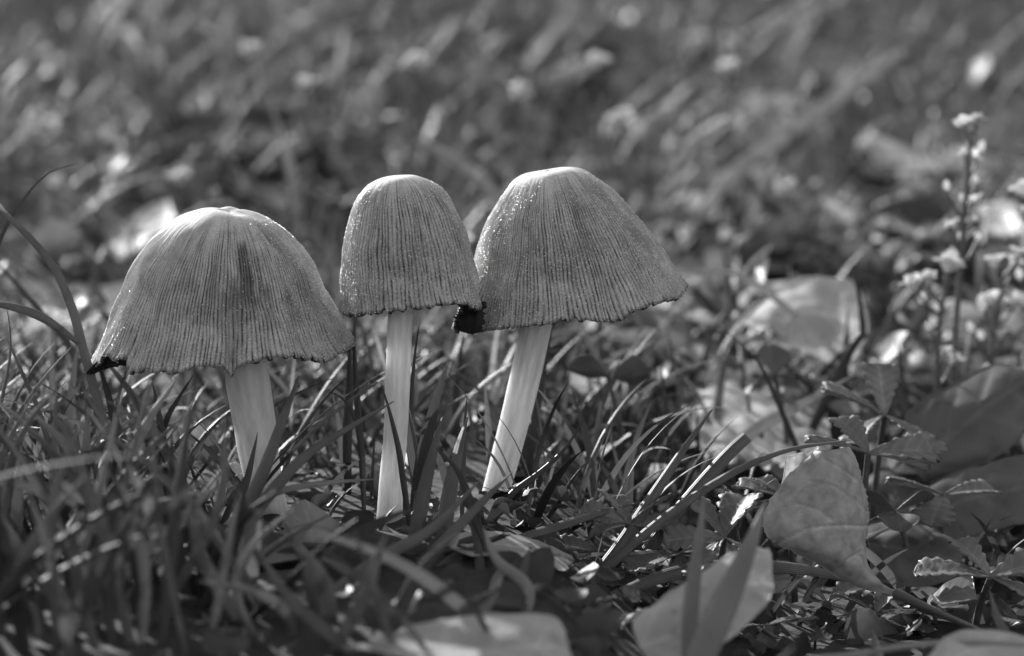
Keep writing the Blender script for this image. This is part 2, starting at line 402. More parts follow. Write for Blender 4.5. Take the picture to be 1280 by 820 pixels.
    of = np.array([(0, 2, 4), (2, 1, 4), (1, 3, 4), (3, 0, 4), (2, 0, 5), (1, 2, 5), (3, 1, 5), (0, 3, 5)])
    for g in range(gran):
        i = int(nrow * rg.uniform(.05, 1) ** .62); i = min(i, nrow - 1); jn = rg.integers(nc)
        if dimple and dimple > 3:                             # the oldest cap has kept its granules on one side and the rim only
            if th[jn] < rg.uniform(-.3, 1.2) and i < nrow * rg.uniform(.55, 1.05): continue
        sz = rg.uniform(.45, 1.0) * (1.35 if rg.random() < .1 else 1)
        b0 = 6 * len(GV); GV.append(V1[i, jn] + oc * sz * k); GF.append(of + b0)
    gr = add_mesh('granules', np.concatenate(GV), np.concatenate(GF), M_GRAN); gr.parent = cap; tag(gr, kind='stuff')
    # stem
    SP = spline([tuple(P(x, y, D + dd)) + (r_ * k,) for (x, y, r_, dd) in stem], 46)
    na = 40; VV = []
    for i, row in enumerate(SP):
        c, r_ = row[:3], row[3]
        tg = SP[min(i + 1, 45), :3] - SP[max(i - 1, 0), :3]; tg /= np.linalg.norm(tg)
        e1_ = np.cross(tg, np.array([0, 1, 0.])); e1_ /= np.linalg.norm(e1_); e2_ = np.cross(tg, e1_)
        for a in range(na):
            an = 2 * np.pi * a / na
            wob = 1 + .035 * math.sin(3 * an + i * .11 + seed) + .03 * mnoise.noise(Vector((math.cos(an) * 2, math.sin(an) * 2, i * .3 + seed)))
            if dimple > 3:                                    # split lengthwise
                wob -= .42 * math.exp(-((((an - 4.25 + .010 * (i - 20)) + np.pi) % (2 * np.pi) - np.pi) / .20) ** 2) * float(1 - sst(i, 26, 40))
            VV.append(c + r_ * wob * (math.cos(an) * e1_ + math.sin(an) * e2_))
    suv = np.stack([np.tile(np.linspace(0, 1, na), 46), np.repeat(np.linspace(0, 1, 46), na)], 1)
    stm = add_mesh('stem', VV, grid_faces(46, na, True), M_STEM, None, suv); adopt(stm, root)
    for f_ in np.linspace(0, 1, 9):
        c = apexw + k * a_rim * f_ * wv; CAPS.append((c, np.interp(f_ * a_rim, ts[:, 0], ts[:, 1]) * k + .0015, k * a_rim / 12))
    for row in SP[::4]: CAPS.append((row[:3], row[3] + .0012, .003))
    return root

DL, DM, DR = .3600, .3545, .3660
CM1 = cap_mat('cap_old', .62, .06, .68); CM2 = cap_mat('cap_young', .62, .05, .4); CM3 = cap_mat('cap_mid', .63, .05, .4)
build_mushroom('broad conical grey mushroom with torn rim, dark blotches and split pale stem', (285, 258), DL, math.radians(-3),
    [(2.5, 24), (8, 42), (28, 76), (63, 108), (105, 130), (155, 150), (190, 165)],
    [(110, 458), (122, 456), (140, 449), (165, 446), (172, 464), (200, 461), (236, 463), (262, 454), (290, 453), (303, 464), (313, 454), (340, 447), (375, 443), (400, 449), (413, 451), (426, 441), (440, 433)],
    186, 3, CM1, [(296, 300, 22, 0), (300, 380, 24, 0), (308, 455, 27, 0), (317, 520, 27, 0), (327, 590, 24, 0), (338, 645, 22, 0), (342, 668, 23, 0)],
    creases=((.19, .085, 19, .42, .95), (-.1, .16, 5, .5, .95), (-.55, .2, 3, .3, .8), (.75, .12, 5, .3, .9), (.5, .1, 5, .1, .5)), gran=6000, notch=((-.98, .10, 6),), dimple=7)
build_mushroom('small bell shaped grey mushroom with frosted top, standing between two broader mushrooms', (497, 219), DM, math.radians(6),
    [(3, 25), (16, 47), (43, 66), (83, 79), (128, 86), (171, 87)],
    [(434, 396), (450, 394), (470, 391), (500, 388), (540, 384), (560, 381), (578, 381), (590, 385), (600, 387)],
    104, 11, CM2, [(500, 262, 13, 0), (501, 330, 14, 0), (500, 400, 15.5, 0), (497, 470, 15.5, 0), (494, 540, 15, 0), (489, 600, 15, 0), (487, 640, 16, 0), (486, 668, 17, 0)],
    creases=((-.3, .25, 2, .3, .9),), gran=4600, dimple=1)
build_mushroom('tilted flaring grey mushroom with granule sprinkled cap and slanting pale stem', (686, 211), DR, math.radians(9.5),
    [(2, 27), (8, 43), (19, 56), (31, 68), (52, 84), (84, 103), (118, 120), (150, 134), (180, 147)],
    [(571, 416), (600, 413), (640, 408), (680, 404), (720, 399), (760, 399), (776, 398), (784, 390), (800, 386), (812, 380), (830, 376), (846, 374), (858, 364)],
    168, 17, CM3, [(690, 260, 17, 0), (688, 330, 18, 0), (672, 400, 19, 0), (654, 480, 19, 0), (634, 560, 18, 0), (617, 625, 17, 0), (607, 665, 18, 0)],
    creases=((-.9, .2, 4, .3, .9), (.85, .16, 4, .4, .95)), gran=6800, notch=((-1.22, .2, 17),), dimple=2)

# ------------------------------------------------------------------ ribbon blades
HALF = {}
def ribbon(pts, wid, twist=0., fold=.25, n=26, side=None, taper=(.55, .06), belly=.45):
    """pts (3d, root first). Returns vertices, faces, uv of a folded, thick tapering blade"""
    c = spline(pts, n); t = np.gradient(c, axis=0); t /= np.linalg.norm(t, axis=1)[:, None]
    v = c - CAM; v /= np.linalg.norm(v, axis=1)[:, None]
    if side is None: sd_ = np.cross(t, v)
    else: sd_ = np.cross(t, np.broadcast_to(side, t.shape))
    sd_ /= np.linalg.norm(sd_, axis=1)[:, None] + 1e-9
    nm = np.cross(sd_, t)
    u = np.linspace(0, 1, n)
    tw = np.radians(np.broadcast_to(np.interp(u, np.linspace(0, 1, len(np.atleast_1d(twist))), np.atleast_1d(twist)), (n,)))[:, None]
    s2 = sd_ * np.cos(tw) + nm * np.sin(tw); n2 = -sd_ * np.sin(tw) + nm * np.cos(tw)
    wd = wid * np.where(u < belly, taper[0] + (1 - taper[0]) * np.sin(u / belly * np.pi / 2), 1 - (1 - taper[1]) * ((u - belly) / (1 - belly)) ** 1.7) / 2
    wd = wd[:, None]; V = []
    th = .00009
    prof_ = [(-1, fold), (-.5, fold * .35), (0, 0), (.5, fold * .35), (1, fold)]
    top = [c + s2 * wd * a + n2 * wd * b for a, b in prof_]
    bot = [q_ - n2 * th for q_ in top]
    loop = top + bot[::-1]; m = len(loop)
    V = np.stack(loop, 1).reshape(-1, 3)
    uu = [0, .25, .5, .75, 1, 1, .75, .5, .25, 0]
    uv = np.stack([np.tile(uu, n), np.repeat(u, m)], 1)
    return V, grid_faces(n, m, True), uv

def blade(pts, wpx, label, mat=None, twist=0., fold=.25, group=None, root=True, name='grass_shoot', parent=None, taper=(.55, .06), n=26, cat='grass', belly=.45):
    """pts: (px, py, D) root first, tip last; the root is carried down into the ground"""
    q = [P(*p) for p in pts]
    if root:
        d = q[0] - q[1]; g = gz(q[0][0], q[0][1]); drop = q[0][2] - g
        if drop > -.001:
            f_ = (drop + .002) / max(.25 * np.linalg.norm(d), -d[2], 1e-4)
            dx = np.clip(d[:2] * f_ * .6, -.012, .012)
            q = [np.array([q[0][0] + dx[0], q[0][1] + dx[1], min(g, gz(q[0][0] + dx[0], q[0][1] + dx[1])) - .002])] + q
    D = np.mean([p[2] for p in pts]); 
    V, Fc, uv = ribbon(q, wpx * D / F, twist, fold, n, taper=taper, belly=belly)
    o0 = V[0].copy(); V = V - q[0]
    o = add_mesh(name, V, Fc, mat or M_BLADE, None, uv); o.location = q[0]
    if parent is None: tag(o, label, cat, group)
    else: o.parent = parent; o.location = Vector(q[0]) - Vector(parent.location)
    return o

GN = 'single grass blades standing out around the mushrooms'
B = blade
# tall stalk at the left edge with its side leaf
st = empty('grass_stalk', tuple(P(160, 640, .360))); tag(st, 'tall jointed grass stalk with a side leaf beside the broad torn mushroom', 'grass stalk')
B([(165, 640, .360), (142, 570, .359), (122, 500, .358), (105, 440, .357), (90, 385, .357), (68, 335, .358), (40, 300, .360), (8, 268, .364), (-14, 238, .37)], 11.5, None, parent=st, name='stem', fold=.5, taper=(.9, .25))
B([(98, 430, .3565), (75, 412, .355), (45, 394, .354), (10, 383, .353), (-30, 378, .352)], 13, None, parent=st, name='leaf', root=False, fold=.3, twist=(50, 30, 20))
B([(-70, 520, .37), (-40, 400, .37), (0, 300, .372), (25, 255, .373), (58, 218, .374), (97, 204, .376)], 8, 'thin dark grass blade arching over with a hooked tip at the top', M_BLADE_D, fold=.5, group=GN)
B([(130, 590, .40), (110, 520, .40), (90, 440, .405), (55, 395, .41), (20, 355, .415), (-20, 310, .42)], 9, 'soft dark blade crossing behind the tall jointed grass stalk', M_BLADE_D, group=GN)
B([(-8, 560, .356), (2, 500, .356), (12, 450, .357), (13, 415, .357), (9, 386, .357)], 6, 'slim upright blade touching the side leaf of the tall grass stalk', M_BLADE, twist=40, group=GN)
B([(75, 620, .357), (62, 560, .357), (45, 505, .358), (25, 460, .36), (8, 420, .364)], 8, 'pale edged curving blade below the side leaf of the stalk', M_BLADE, twist=30, group=GN)
B([(180, 640, .37), (205, 535, .366), (222, 500, .366), (243, 467, .366)], 9, 'short dark blade pointing up under the torn cap rim', M_BLADE_D, group=GN)
B([(120, 548, .44), (180, 520, .44), (250, 507, .44), (310, 500, .44), (360, 498, .44)], 8, 'pale dry straw lying behind the broad mushroom stem', M_STRAW, name='dry_straw', cat='straw', fold=.5, taper=(.9, .6))
B([(205, 640, .352), (152, 560, .350), (118, 510, .349), (100, 480, .348)], 10, 'medium blade leaning away below the torn rim of the broad cap', M_BLADE, group=GN)
B([(150, 640, .362), (150, 560, .362), (128, 470, .362), (112, 445, .362)], 12, 'dark blade standing right beside the tall jointed stalk', M_BLADE_D, group=GN)
# crossing blades in front of the broad stem
B([(215, 800, .325), (262, 735, .328), (300, 650, .333), (328, 590, .337), (350, 530, .341), (364, 495, .345), (374, 470, .35)], 19, 'wide grass blade crossing in front of the split pale stem', M_BLADE, twist=(30, 20, 40), fold=.35, group=GN)
B([(225, 790, .322), (262, 720, .326), (318, 640, .332), (380, 570, .337), (440, 532, .341), (492, 502, .345)], 17, 'grass blade bending over in front of the split stem towards the small mushroom', M_BLADE, twist=(20, 20, 50), fold=.35, group=GN)
B([(255, 690, .338), (300, 640, .340), (345, 615, .341), (400, 604, .342), (470, 599, .344)], 10, 'light thin blade lying level in front of the split stem', M_BLADE_P, twist=30, fold=.4, group=GN)
B([(285, 640, .352), (305, 610, .351), (318, 560, .350), (322, 540, .350)], 10, 'short stubby blade tip against the split stem', M_BLADE, group=GN)
# around the small mushroom
B([(512, 660, .349), (504, 600, .349), (498, 560, .349), (487, 515, .349), (476, 478, .350)], 8, 'narrow dark blade lying across the stem of the small mushroom', M_BLADE_D, fold=.5, group=GN)
B([(520, 600, .362), (513, 540, .362), (516, 470, .363), (523, 410, .364), (527, 392, .365)], 6, 'thin dark stalk right behind the stem of the small mushroom', M_BLADE_D, fold=.6, group=GN)
B([(455, 640, .366), (452, 570, .366), (447, 505, .367), (443, 440, .368), (444, 395, .369)], 9, 'dark upright blade in the gap between the broad cap and the small stem', M_BLADE_D, fold=.5, group=GN)
B([(436, 640, .371), (434, 560, .371), (437, 480, .372), (437, 410, .373)], 12, 'broad dark blade directly under the right edge of the torn cap', M_BLADE_D, fold=.5, group=GN)
B([(455, 640, .357), (452, 560, .357), (440, 515, .357), (424, 495, .357), (404, 489, .357)], 7, 'small dark blade hooked over near the small mushroom stem', M_BLADE_D, fold=.4, group=GN)
B([(545, 760, .335), (550, 690, .337), (560, 620, .341), (573, 560, .346), (585, 520, .35)], 22, 'broad soft blade rising between the small and the tilted mushroom stems', M_BLADE, twist=(20, 30), fold=.3, group=GN)
B([(500, 760, .333), (515, 690, .337), (530, 610, .342), (545, 550, .346), (553, 522, .349)], 20, 'broad soft blade just beside the foot of the small mushroom', M_BLADE, twist=(30, 10), fold=.3, group=GN)
B([(605, 790, .326), (608, 720, .329), (590, 640, .335), (572, 590, .338), (545, 560, .341)], 16, 'dark bent blade in front of the clover by the tilted stem', M_BLADE_D, twist=(20, 40), fold=.4, group=GN)
B([(562, 700, .351), (558, 670, .351), (553, 648, .351), (545, 643, .351), (541, 655, .350)], 8, 'tiny curled over blade with a shiny edge near the clover', M_BLADE_P, fold=.5, group=GN)
B([(560, 735, .352), (600, 680, .352), (635, 622, .353), (675, 590, .354), (705, 562, .355), (731, 523, .356)], 9, 'slender dark blade rising past the clover leaf by the tilted stem', M_BLADE_D, fold=.4, twist=20, group=GN)
B([(640, 690, .365), (690, 640, .366), (715, 600, .367), (735, 575, .368)], 6, 'thin dark blade behind the slender blade by the clover', M_BLADE_D, fold=.4, group=GN)
B([(575, 560, .40), (570, 500, .40), (575, 450, .40), (580, 410, .40)], 9, 'soft dark blade standing under the dark notch of the tilted cap', M_BLADE_D, group=GN)
B([(660, 600, .385), (668, 530, .385), (680, 460, .386), (692, 400, .387)], 10, 'dark blade running along the back of the slanting stem', M_BLADE_D, fold=.5, group=GN)
B([(520, 470, .47), (600, 436, .47), (680, 420, .47), (740, 418, .47), (800, 440, .47)], 9, 'pale arched straw behind the slanting stem', M_STRAW, name='dry_straw', cat='straw', fold=.5, taper=(.9, .5))
B([(610, 540, .41), (618, 500, .41), (636, 470, .41), (602, 520, .40)][:3], 10, 'short light blade behind the slanting stem', M_BLADE_P, group=GN)
B([(470, 745, .325), (540, 690, .328), (590, 640, .333), (640, 590, .338)], 15, 'soft diagonal blade below the foot of the small mushroom', M_BLADE, twist=20, group=GN)
B([(330, 815, .305), (400, 755, .31), (470, 700, .316), (540, 660, .322), (600, 600, .33)], 18, 'blurred long diagonal blade in front of the pointed grey leaf', M_BLADE, twist=25, fold=.3, group=GN)
B([(640, 800, .308), (660, 740, .312), (620, 700, .316), (605, 660, .32)], 17, 'blurred pale bent blade in front of the shadow marked leaf', M_BLADE_P, twist=25, fold=.3, group=GN)
B([(600, 800, .32), (600, 740, .325), (598, 690, .33), (586, 645, .335)], 14, 'dark upright blurred blade before the shadow marked leaf', M_BLADE_D, fold=.3, group=GN)
# long blades right of the tilted mushroom
B([(695, 790, .349), (732, 735, .350), (775, 680, .351), (815, 620, .353), (855, 560, .355), (890, 512, .357)], 17, 'long sharp grass blade pointing up beside the toothed leaves', M_BLADE, fold=.45, twist=(15, 25), taper=(.6, .1), group=GN)
B([(745, 790, .353), (790, 715, .354), (830, 660, .355), (880, 600, .356), (912, 565, .357), (934, 545, .358)], 19, 'ribbed blade with a blunt cut tip beside the toothed leaves', M_BLADE, fold=.3, twist=20, taper=(.5, .85), group=GN)
B([(690, 790, .346), (735, 735, .347), (790, 680, .348), (850, 632, .350), (920, 588, .351), (985, 562, .352), (1058, 551, .354)], 12.5, 'long blade arching over to the top of the big folded leaf', M_BLADE, fold=.45, twist=(15, 35), taper=(.7, .12), group=GN)
B([(880, 610, .41), (930, 548, .41), (990, 512, .412), (1030, 490, .413), (1068, 468, .415)], 16, 'soft pale blade slanting behind the cut tip blade', M_BLADE_P, fold=.35, group=GN)
B([(735, 760, .345), (780, 738, .345), (840, 716, .347), (905, 707, .349), (980, 708, .351), (1050, 720, .353), (1090, 735, .354)], 21, 'broad ribbed blade lying level under the big folded leaf', M_BLADE, fold=.3, twist=(35, 30, 40), taper=(.5, .35), group=GN)
B([(866, 870, .30), (862, 790, .302), (868, 720, .306), (876, 660, .31), (880, 618, .313)], 21, 'blurred upright blade before the pale curled leaf', M_SOFT, fold=.25, group=GN)
B([(850, 880, .292), (885, 800, .295), (912, 740, .299), (938, 680, .304), (957, 628, .308)], 38, 'blurred broad blade before the pale curled leaf', M_SOFT, fold=.2, group=GN)
B([(640, 702, .352), (690, 697, .352), (750, 693, .352), (830, 692, .352), (880, 697, .352)], 5, 'thin shiny blade lying level under the toothed leaves', M_BLADE_P, fold=.6, group=GN)
B([(690, 768, .346), (740, 766, .346), (790, 768, .346), (830, 774, .346)], 5, 'short thin shiny blade low down near the long blade roots', M_BLADE_P, fold=.6, group=GN)
B([(600, 695, .343), (650, 672, .345), (700, 656, .348), (745, 642, .352), (800, 628, .356)], 14, 'soft grey blade running from the clover towards the toothed leaves', M_BLADE, fold=.3, twist=40, group=GN)
B([(1025, 430, .45), (1000, 400, .448), (965, 370, .446), (925, 345, .444), (885, 336, .442), (845, 340, .44)], 9, 'pale arched blade springing out beside the tilted cap', M_BLADE_P, fold=.4, group=GN)
B([(868, 400, .56), (905, 340, .56), (932, 290, .56), (950, 240, .56), (968, 190, .56)], 12, 'blurred tall straw slanting up behind the tilted mushroom', M_STRAW, name='dry_straw', cat='straw', fold=.5, taper=(.8, .4))
B([(905, 230, .58), (980, 170, .60), (1050, 120, .62), (1130, 62, .65)], 19, 'blurred long pale straw lying diagonally in the far grass', M_STRAW, name='dry_straw', cat='straw', fold=.4, taper=(.8, .5))
B([(985, 830, .315), (1060, 818, .31), (1140, 806, .306), (1220, 802, .303), (1310, 808, .30)], 13, 'bright shiny blade bowed over the pale leaf at the stalk end', M_BLADE_P, fold=.4, twist=50, taper=(.8, .4), group=GN)
B([(1285, 810, .32), (1262, 800, .322), (1248, 775, .325), (1237, 738, .33)], 30, 'short triangular grey blade at the end of the leaf stalk', M_BLADE, fold=.2, taper=(.95, .04), belly=.1, group=GN)
B([(1062, 440, .425), (1078, 420, .425), (1075, 380, .426), (1067, 340, .427)], 13, 'dark upright blade standing before the large pale leaf', M_BLADE_D, fold=.4, group=GN)
B([(960, 475, .405), (935, 440, .405), (920, 425, .406), (905, 412, .407)], 7, 'small dark slanting blade near the round clover leaf', M_BLADE_D, fold=.4, group=GN)
B([(700, 640, .40), (740, 560, .40), (755, 500, .402), (778, 440, .404)], 7, 'thin grey stalk rising between the slanting stem and the long blades', M_BLADE, fold=.6, group=GN)
B([(520, 175, .58), (560, 195, .575), (590, 215, .57), (612, 238, .565)][::-1], 17, 'blurred pale straw between the small and the tilted cap tops', M_STRAW, name='dry_straw', cat='straw', fold=.4, taper=(.8, .5))
B([(372, 260, .58), (360, 200, .58), (345, 150, .58), (334, 112, .58)], 13, 'blurred upright blade rising behind the broad cap', M_BLADE_P, group=GN)

# long soft blades before the mushrooms
rb = np.random.default_rng(77)
for i in range(84):
    left = i < 62
    px = rb.uniform(-60, 330) if left else rb.uniform(320, 640)
    D0 = rb.uniform(.288, .334); py = 640 + (.36 - D0) * 2500 + rb.uniform(0, 15)
    ty = rb.uniform(455, 640) if left else rb.uniform(640, 720)
    tx = px + rb.normal(0, 75) + (20 if left else 0)
    if 255 < tx < 345: ty = max(ty, 600)
    if 345 < tx: ty = max(ty, 635)
    bend = rb.normal(0, 26); tip = rb.uniform(-.2, 1) * 45 * np.sign(tx - px); D1 = D0 + rb.uniform(-.012, .014)
    q = lambda f: (px + (tx - px) * f + bend * math.sin(math.pi * f) + tip * f ** 3, py + (ty - py) * f ** .92 + abs(tip) * .35 * f ** 4, D0 + (D1 - D0) * f)
    mi = rb.integers(4); wpx = rb.uniform(9, 20)
    word = ('narrow ' if wpx < 14 else 'wide ') + ('mid grey', 'light grey', 'mid grey', 'dark')[mi] + (' upright' if abs(tx - px) < 40 else ' slanting')
    B([q(f) for f in (0, .25, .5, .75, 1)], wpx, word + (' blurred grass blade in the thicket before the broad mushroom' if left else ' blurred grass blade low before the small and tilted mushrooms'), (M_BLADE, M_SOFT, M_BLADE, M_BLADE_D)[mi], twist=(rb.uniform(-50, 50), rb.uniform(-50, 50)), fold=.3, n=22,
      group='long blurred blades before the broad mushroom' if left else 'low blurred blades before the small mushrooms')
# ------------------------------------------------------------------ fallen leaves lofted between three curves
def loft_leaf(name, L_, M_, R_, mat, label, n=44, m=9, crinkle=.0003, veins=7, vamp=.00012, teeth=0, seed=1, cat='leaf', group=None, parent=None, thick=.00016, ragged=.0, lines=None):
    rg = np.random.default_rng(seed)
    A = spline([tuple(P(*p)) for p in L_], n); C = spline([tuple(P(*p)) for p in M_], n); Bq = spline([tuple(P(*p)) for p in R_], n)
    s = np.linspace(-1, 1, 2 * m + 1)
    G = np.zeros((n, len(s), 3)); vein = np.zeros((n, len(s)))
    for j, t in enumerate(s):
        # quadratic through A, C, B
        G[:, j] = A * (t * (t - 1) / 2) + C * (1 - t * t) + Bq * (t * (t + 1) / 2)
    if ragged:
        for e, sg in ((0, 1), (-1, -1)):
            d = G[:, e] - G[:, len(s) // 2]
            nz = np.array([mnoise.noise(Vector((i * .45, seed * 3.3, e))) + .6 * mnoise.noise(Vector((i * 1.3, seed * 1.3, e))) for i in range(n)])
            for j in range(len(s)):
                f_ = abs(s[j]) ** 3 if np.sign(s[j]) == -sg else 0
                G[:, j] += d * (nz * ragged * f_)[:, None]
    if teeth:
        for e in (0, -1):
            d = G[:, e] - G[:, len(s) // 2]
            tw = np.abs(((np.linspace(0, teeth, n)) % 1) - .3)
            G[:, e] += d * (tw * .12)[:, None]
    v = np.linspace(0, 1, n)[:, None]; S_ = s[None, :]
    vein = np.exp(-(S_ / .05) ** 2) + .7 * np.exp(-((((v * veins - np.abs(S_) * .9 + .5) % 1) - .5) / .07) ** 2) * (1 - .35 * np.abs(S_))
    if lines:
        sx, sy, _ = proj(G); vein = vein * 0
        for wl, pl in lines:
            q = spline(pl, 60); dd = np.sqrt(((sx[..., None] - q[:, 0]) ** 2 + (sy[..., None] - q[:, 1]) ** 2).min(-1)); vein = np.maximum(vein, wl * np.exp(-(dd / 1.8) ** 2))
    N = np.cross(np.gradient(G, axis=0), np.gradient(G, axis=1)); N /= np.linalg.norm(N, axis=2)[..., None] + 1e-12
    cr = np.array([[mnoise.noise(Vector(tuple(G[i, j] * 160 + seed))) + .5 * mnoise.noise(Vector(tuple(G[i, j] * 420 + seed))) for j in range(len(s))] for i in range(n)])
    G = G + N * (cr * crinkle + vein * vamp)[..., None]
    G[..., 2] = np.maximum(G[..., 2], gz(G[..., 0], G[..., 1]) + .0012)
    o0 = C[0].copy() if parent is None else np.array(parent.location)
    V = (G.reshape(-1, 3) - o0); nv = len(V)
    V2 = V - (N * thick).reshape(-1, 3)
    W = len(s)
    f1 = grid_faces(n, W); f2 = f1[:, ::-1] + nv
    bl = [i * W for i in range(n)] + [(n - 1) * W + j for j in range(1, W)] + [i * W + W - 1 for i in range(n - 2, -1, -1)] + [j for j in range(W - 2, 0, -1)]
    bl = np.array(bl); nx = np.roll(bl, -1)
    f3 = np.stack([bl, bl + nv, nx + nv, nx], 1)
    uv = np.stack([np.broadcast_to(S_ * .5 + .5, (n, W)), np.broadcast_to(v, (n, W))], -1).reshape(-1, 2)
    o = add_mesh(name, np.vstack([V, V2]), np.vstack([f1, f2, f3]), mat, None, np.vstack([uv, uv]), {'vein': np.r_[vein.ravel(), vein.ravel()]})
    if parent is None: o.location = o0; tag(o, label, cat, group)
    else: o.parent = parent
    return o

def tube(pts, rad, mat, name, parent, na=8, n=20):
    """pts in world; rad start..end"""
    c = spline(pts, n); t = np.gradient(c, axis=0); t /= np.linalg.norm(t, axis=1)[:, None]
    a = np.cross(t, np.array([.31, .9, .3])); a /= np.linalg.norm(a, axis=1)[:, None]; b = np.cross(t, a)
    r = np.interp(np.linspace(0, 1, n), np.linspace(0, 1, len(np.atleast_1d(rad))), np.atleast_1d(rad))[:, None]
    V = np.stack([c + r * (math.cos(2 * math.pi * k / na) * a + math.sin(2 * math.pi * k / na) * b) for k in range(na)], 1).reshape(-1, 3)
    uv = np.stack([np.tile(np.arange(na) / na, n), np.repeat(np.linspace(0, 1, n), na)], 1)
    o = add_mesh(name, V, grid_faces(n, na, True), mat, None, uv)
    adopt(o, parent)
    return o

LL = loft_leaf
# the big folded leaf with its stalk
fl = empty('fallen_leaf', tuple(P(1125, 742, .350))); tag(fl, 'large folded dry leaf with notched top and a thin stalk, propped up in the grass', 'leaf')
def under(parent, *a, **k): 
    return LL(*a, parent=parent, **k)
under(fl, 'blade',
   [(1020, 562, .3515), (985, 596, .3515), (958, 635, .3510), (953, 662, .3500), (975, 682, .350), (1020, 705, .351), (1060, 728, .352), (1085, 738, .352), (1108, 742, .351), (1128, 746, .350)],
   [(1040, 562, .3495), (1044, 590, .3490), (1040, 625, .3488), (1042, 655, .3485), (1050, 680, .349), (1068, 702, .350), (1082, 718, .351), (1096, 728, .351), (1112, 737, .351), (1130, 746.5, .350)],
   [(1060, 558, .352), (1074, 585, .353), (1083, 620, .355), (1086, 650, .356), (1085, 680, .356), (1086, 700, .355), (1092, 712, .354), (1104, 724, .353), (1118, 735, .351), (1132, 747, .350)],
   plant_mat('folded_leaf', .36, trans=.1, rough=.6, spec=.3, vein=.5, var=.3, nscale=620, bump=.9, spots=.18), None, n=110, m=26, crinkle=.0004, vamp=-.0004, seed=4, ragged=.05,
   lines=[(1, [(1084, 658), (1050, 658), (1010, 662), (968, 682)]), (.7, [(1040, 650), (1020, 637), (996, 631)]), (.5, [(1084, 640), (1065, 625), (1040, 608), (1010, 602)]), (.5, [(1024, 668), (1022, 682), (1010, 692)]), (.8, [(1078, 690), (1060, 700), (1050, 712)]), (.6, [(1070, 600), (1050, 585), (1030, 575)]), (.4, [(1000, 610), (985, 625), (962, 640)]), (.5, [(1085, 675), (1105, 722), (1128, 744)])])
under(fl, 'back_lobe',
   [(985, 570, .361), (982, 590, .361), (978, 610, .360), (972, 628, .359)],
   [(1000, 566, .363), (998, 590, .363), (995, 612, .362), (990, 635, .360)],
   [(1022, 556, .359), (1020, 585, .359), (1012, 615, .359), (1005, 640, .358)], M_LEAF_P, None, n=20, m=5, seed=6)
tube([P(1120, 742, .3503), P(1150, 756, .347), (P(1185, 771, .343)), P(1225, 789, .337), P(1245, 799, .333)], (.0007, .0004, .00035), M_STALK, 'leaf_stalk', fl)

LL('fallen_leaf', [(344, 700, .339), (350, 668, .339), (362, 640, .340), (374, 626, .341)], [(390, 715, .335), (390, 680, .336), (386, 650, .338), (378, 626, .340)], [(450, 705, .337), (442, 672, .338), (412, 645, .339), (381, 627, .341)][::1],
   plant_mat('pointed_leaf', .34, trans=.3, rough=.5, spec=.4, vein=.3, var=.15, nscale=150, bump=.3), 'pointed grey leaf standing up before the split mushroom stem', seed=8, veins=5, n=40)
LL('fallen_leaf', [(250, 740, .332), (290, 708, .334), (330, 700, .336), (352, 690, .338)], [(270, 775, .328), (320, 740, .332), (360, 712, .336), (400, 690, .339)], [(330, 800, .326), (380, 770, .329), (420, 730, .333), (448, 690, .337)],
   M_LEAF_D, 'dark creased leaf lying at the foot of the pointed grey leaf', seed=9, veins=4, crinkle=.0008)
LL('fallen_leaf', [(540, 715, .340), (580, 690, .342), (610, 679, .343), (650, 686, .344), (690, 698, .345), (722, 704, .345)], [(560, 735, .335), (600, 722, .336), (640, 716, .337), (670, 720, .338), (700, 725, .340), (716, 728, .342)], [(590, 765, .330), (635, 760, .331), (680, 756, .333), (700, 750, .335), (708, 742, .337), (708, 736, .340)],
   M_LEAF_P, 'shadow marked broad leaf lying below the clover', seed=10, veins=4, crinkle=.0006, ragged=.1)
LL('fallen_leaf', [(430, 835, .288), (480, 800, .290), (540, 778, .292), (600, 768, .294), (650, 766, .296), (690, 775, .298), (702, 790, .298)], [(500, 850, .284), (560, 830, .285), (610, 818, .286), (650, 812, .287), (680, 812, .289), (700, 812, .291), (712, 812, .292)], [(560, 890, .278), (610, 880, .279), (650, 870, .280), (680, 860, .282), (700, 850, .284), (712, 840, .287), (714, 830, .289)],
   M_LEAF_P, 'very blurred smooth pale leaf in the close foreground', seed=11, veins=4, crinkle=.0006)
LL('fallen_leaf', [(790, 775, .310), (830, 745, .312), (868, 722, .314), (900, 700, .316), (935, 685, .318), (962, 684, .320)], [(800, 810, .305), (840, 795, .305), (880, 770, .306), (912, 745, .308), (940, 725, .311), (965, 712, .314)], [(830, 850, .300), (870, 830, .300), (905, 805, .302), (935, 780, .304), (958, 755, .307), (967, 735, .310)],
   M_LEAF_P, 'blurred pale curled leaf behind two upright blades', seed=12, veins=4, crinkle=.0007)
LL('fallen_leaf', [(1150, 835, .300), (1185, 800, .305), (1220, 790, .308), (1260, 795, .308), (1300, 805, .306)], [(1160, 850, .297), (1200, 822, .300), (1230, 814, .302), (1270, 815, .302), (1310, 822, .30)], [(1180, 870, .292), (1210, 850, .294), (1240, 842, .295), (1280, 842, .295), (1320, 846, .294)],
   M_LEAF_P, 'bright pale leaf where the folded leaf stalk ends', seed=13, veins=5, crinkle=.0005)
LL('fallen_leaf', [(934, 398, .452), (960, 376, .456), (1000, 352, .460), (1035, 346, .462), (1066, 355, .462), (1082, 385, .458)], [(945, 404, .448), (975, 398, .448), (1010, 392, .448), (1040, 395, .449), (1066, 402, .452), (1084, 402, .456)], [(955, 404, .447), (985, 428, .446), (1020, 446, .444), (1045, 456, .444), (1070, 448, .447), (1084, 420, .453)],
   M_LEAF_P, 'large pale leaf with a bright tip arching over the litter', seed=14, veins=4, crinkle=.0008)
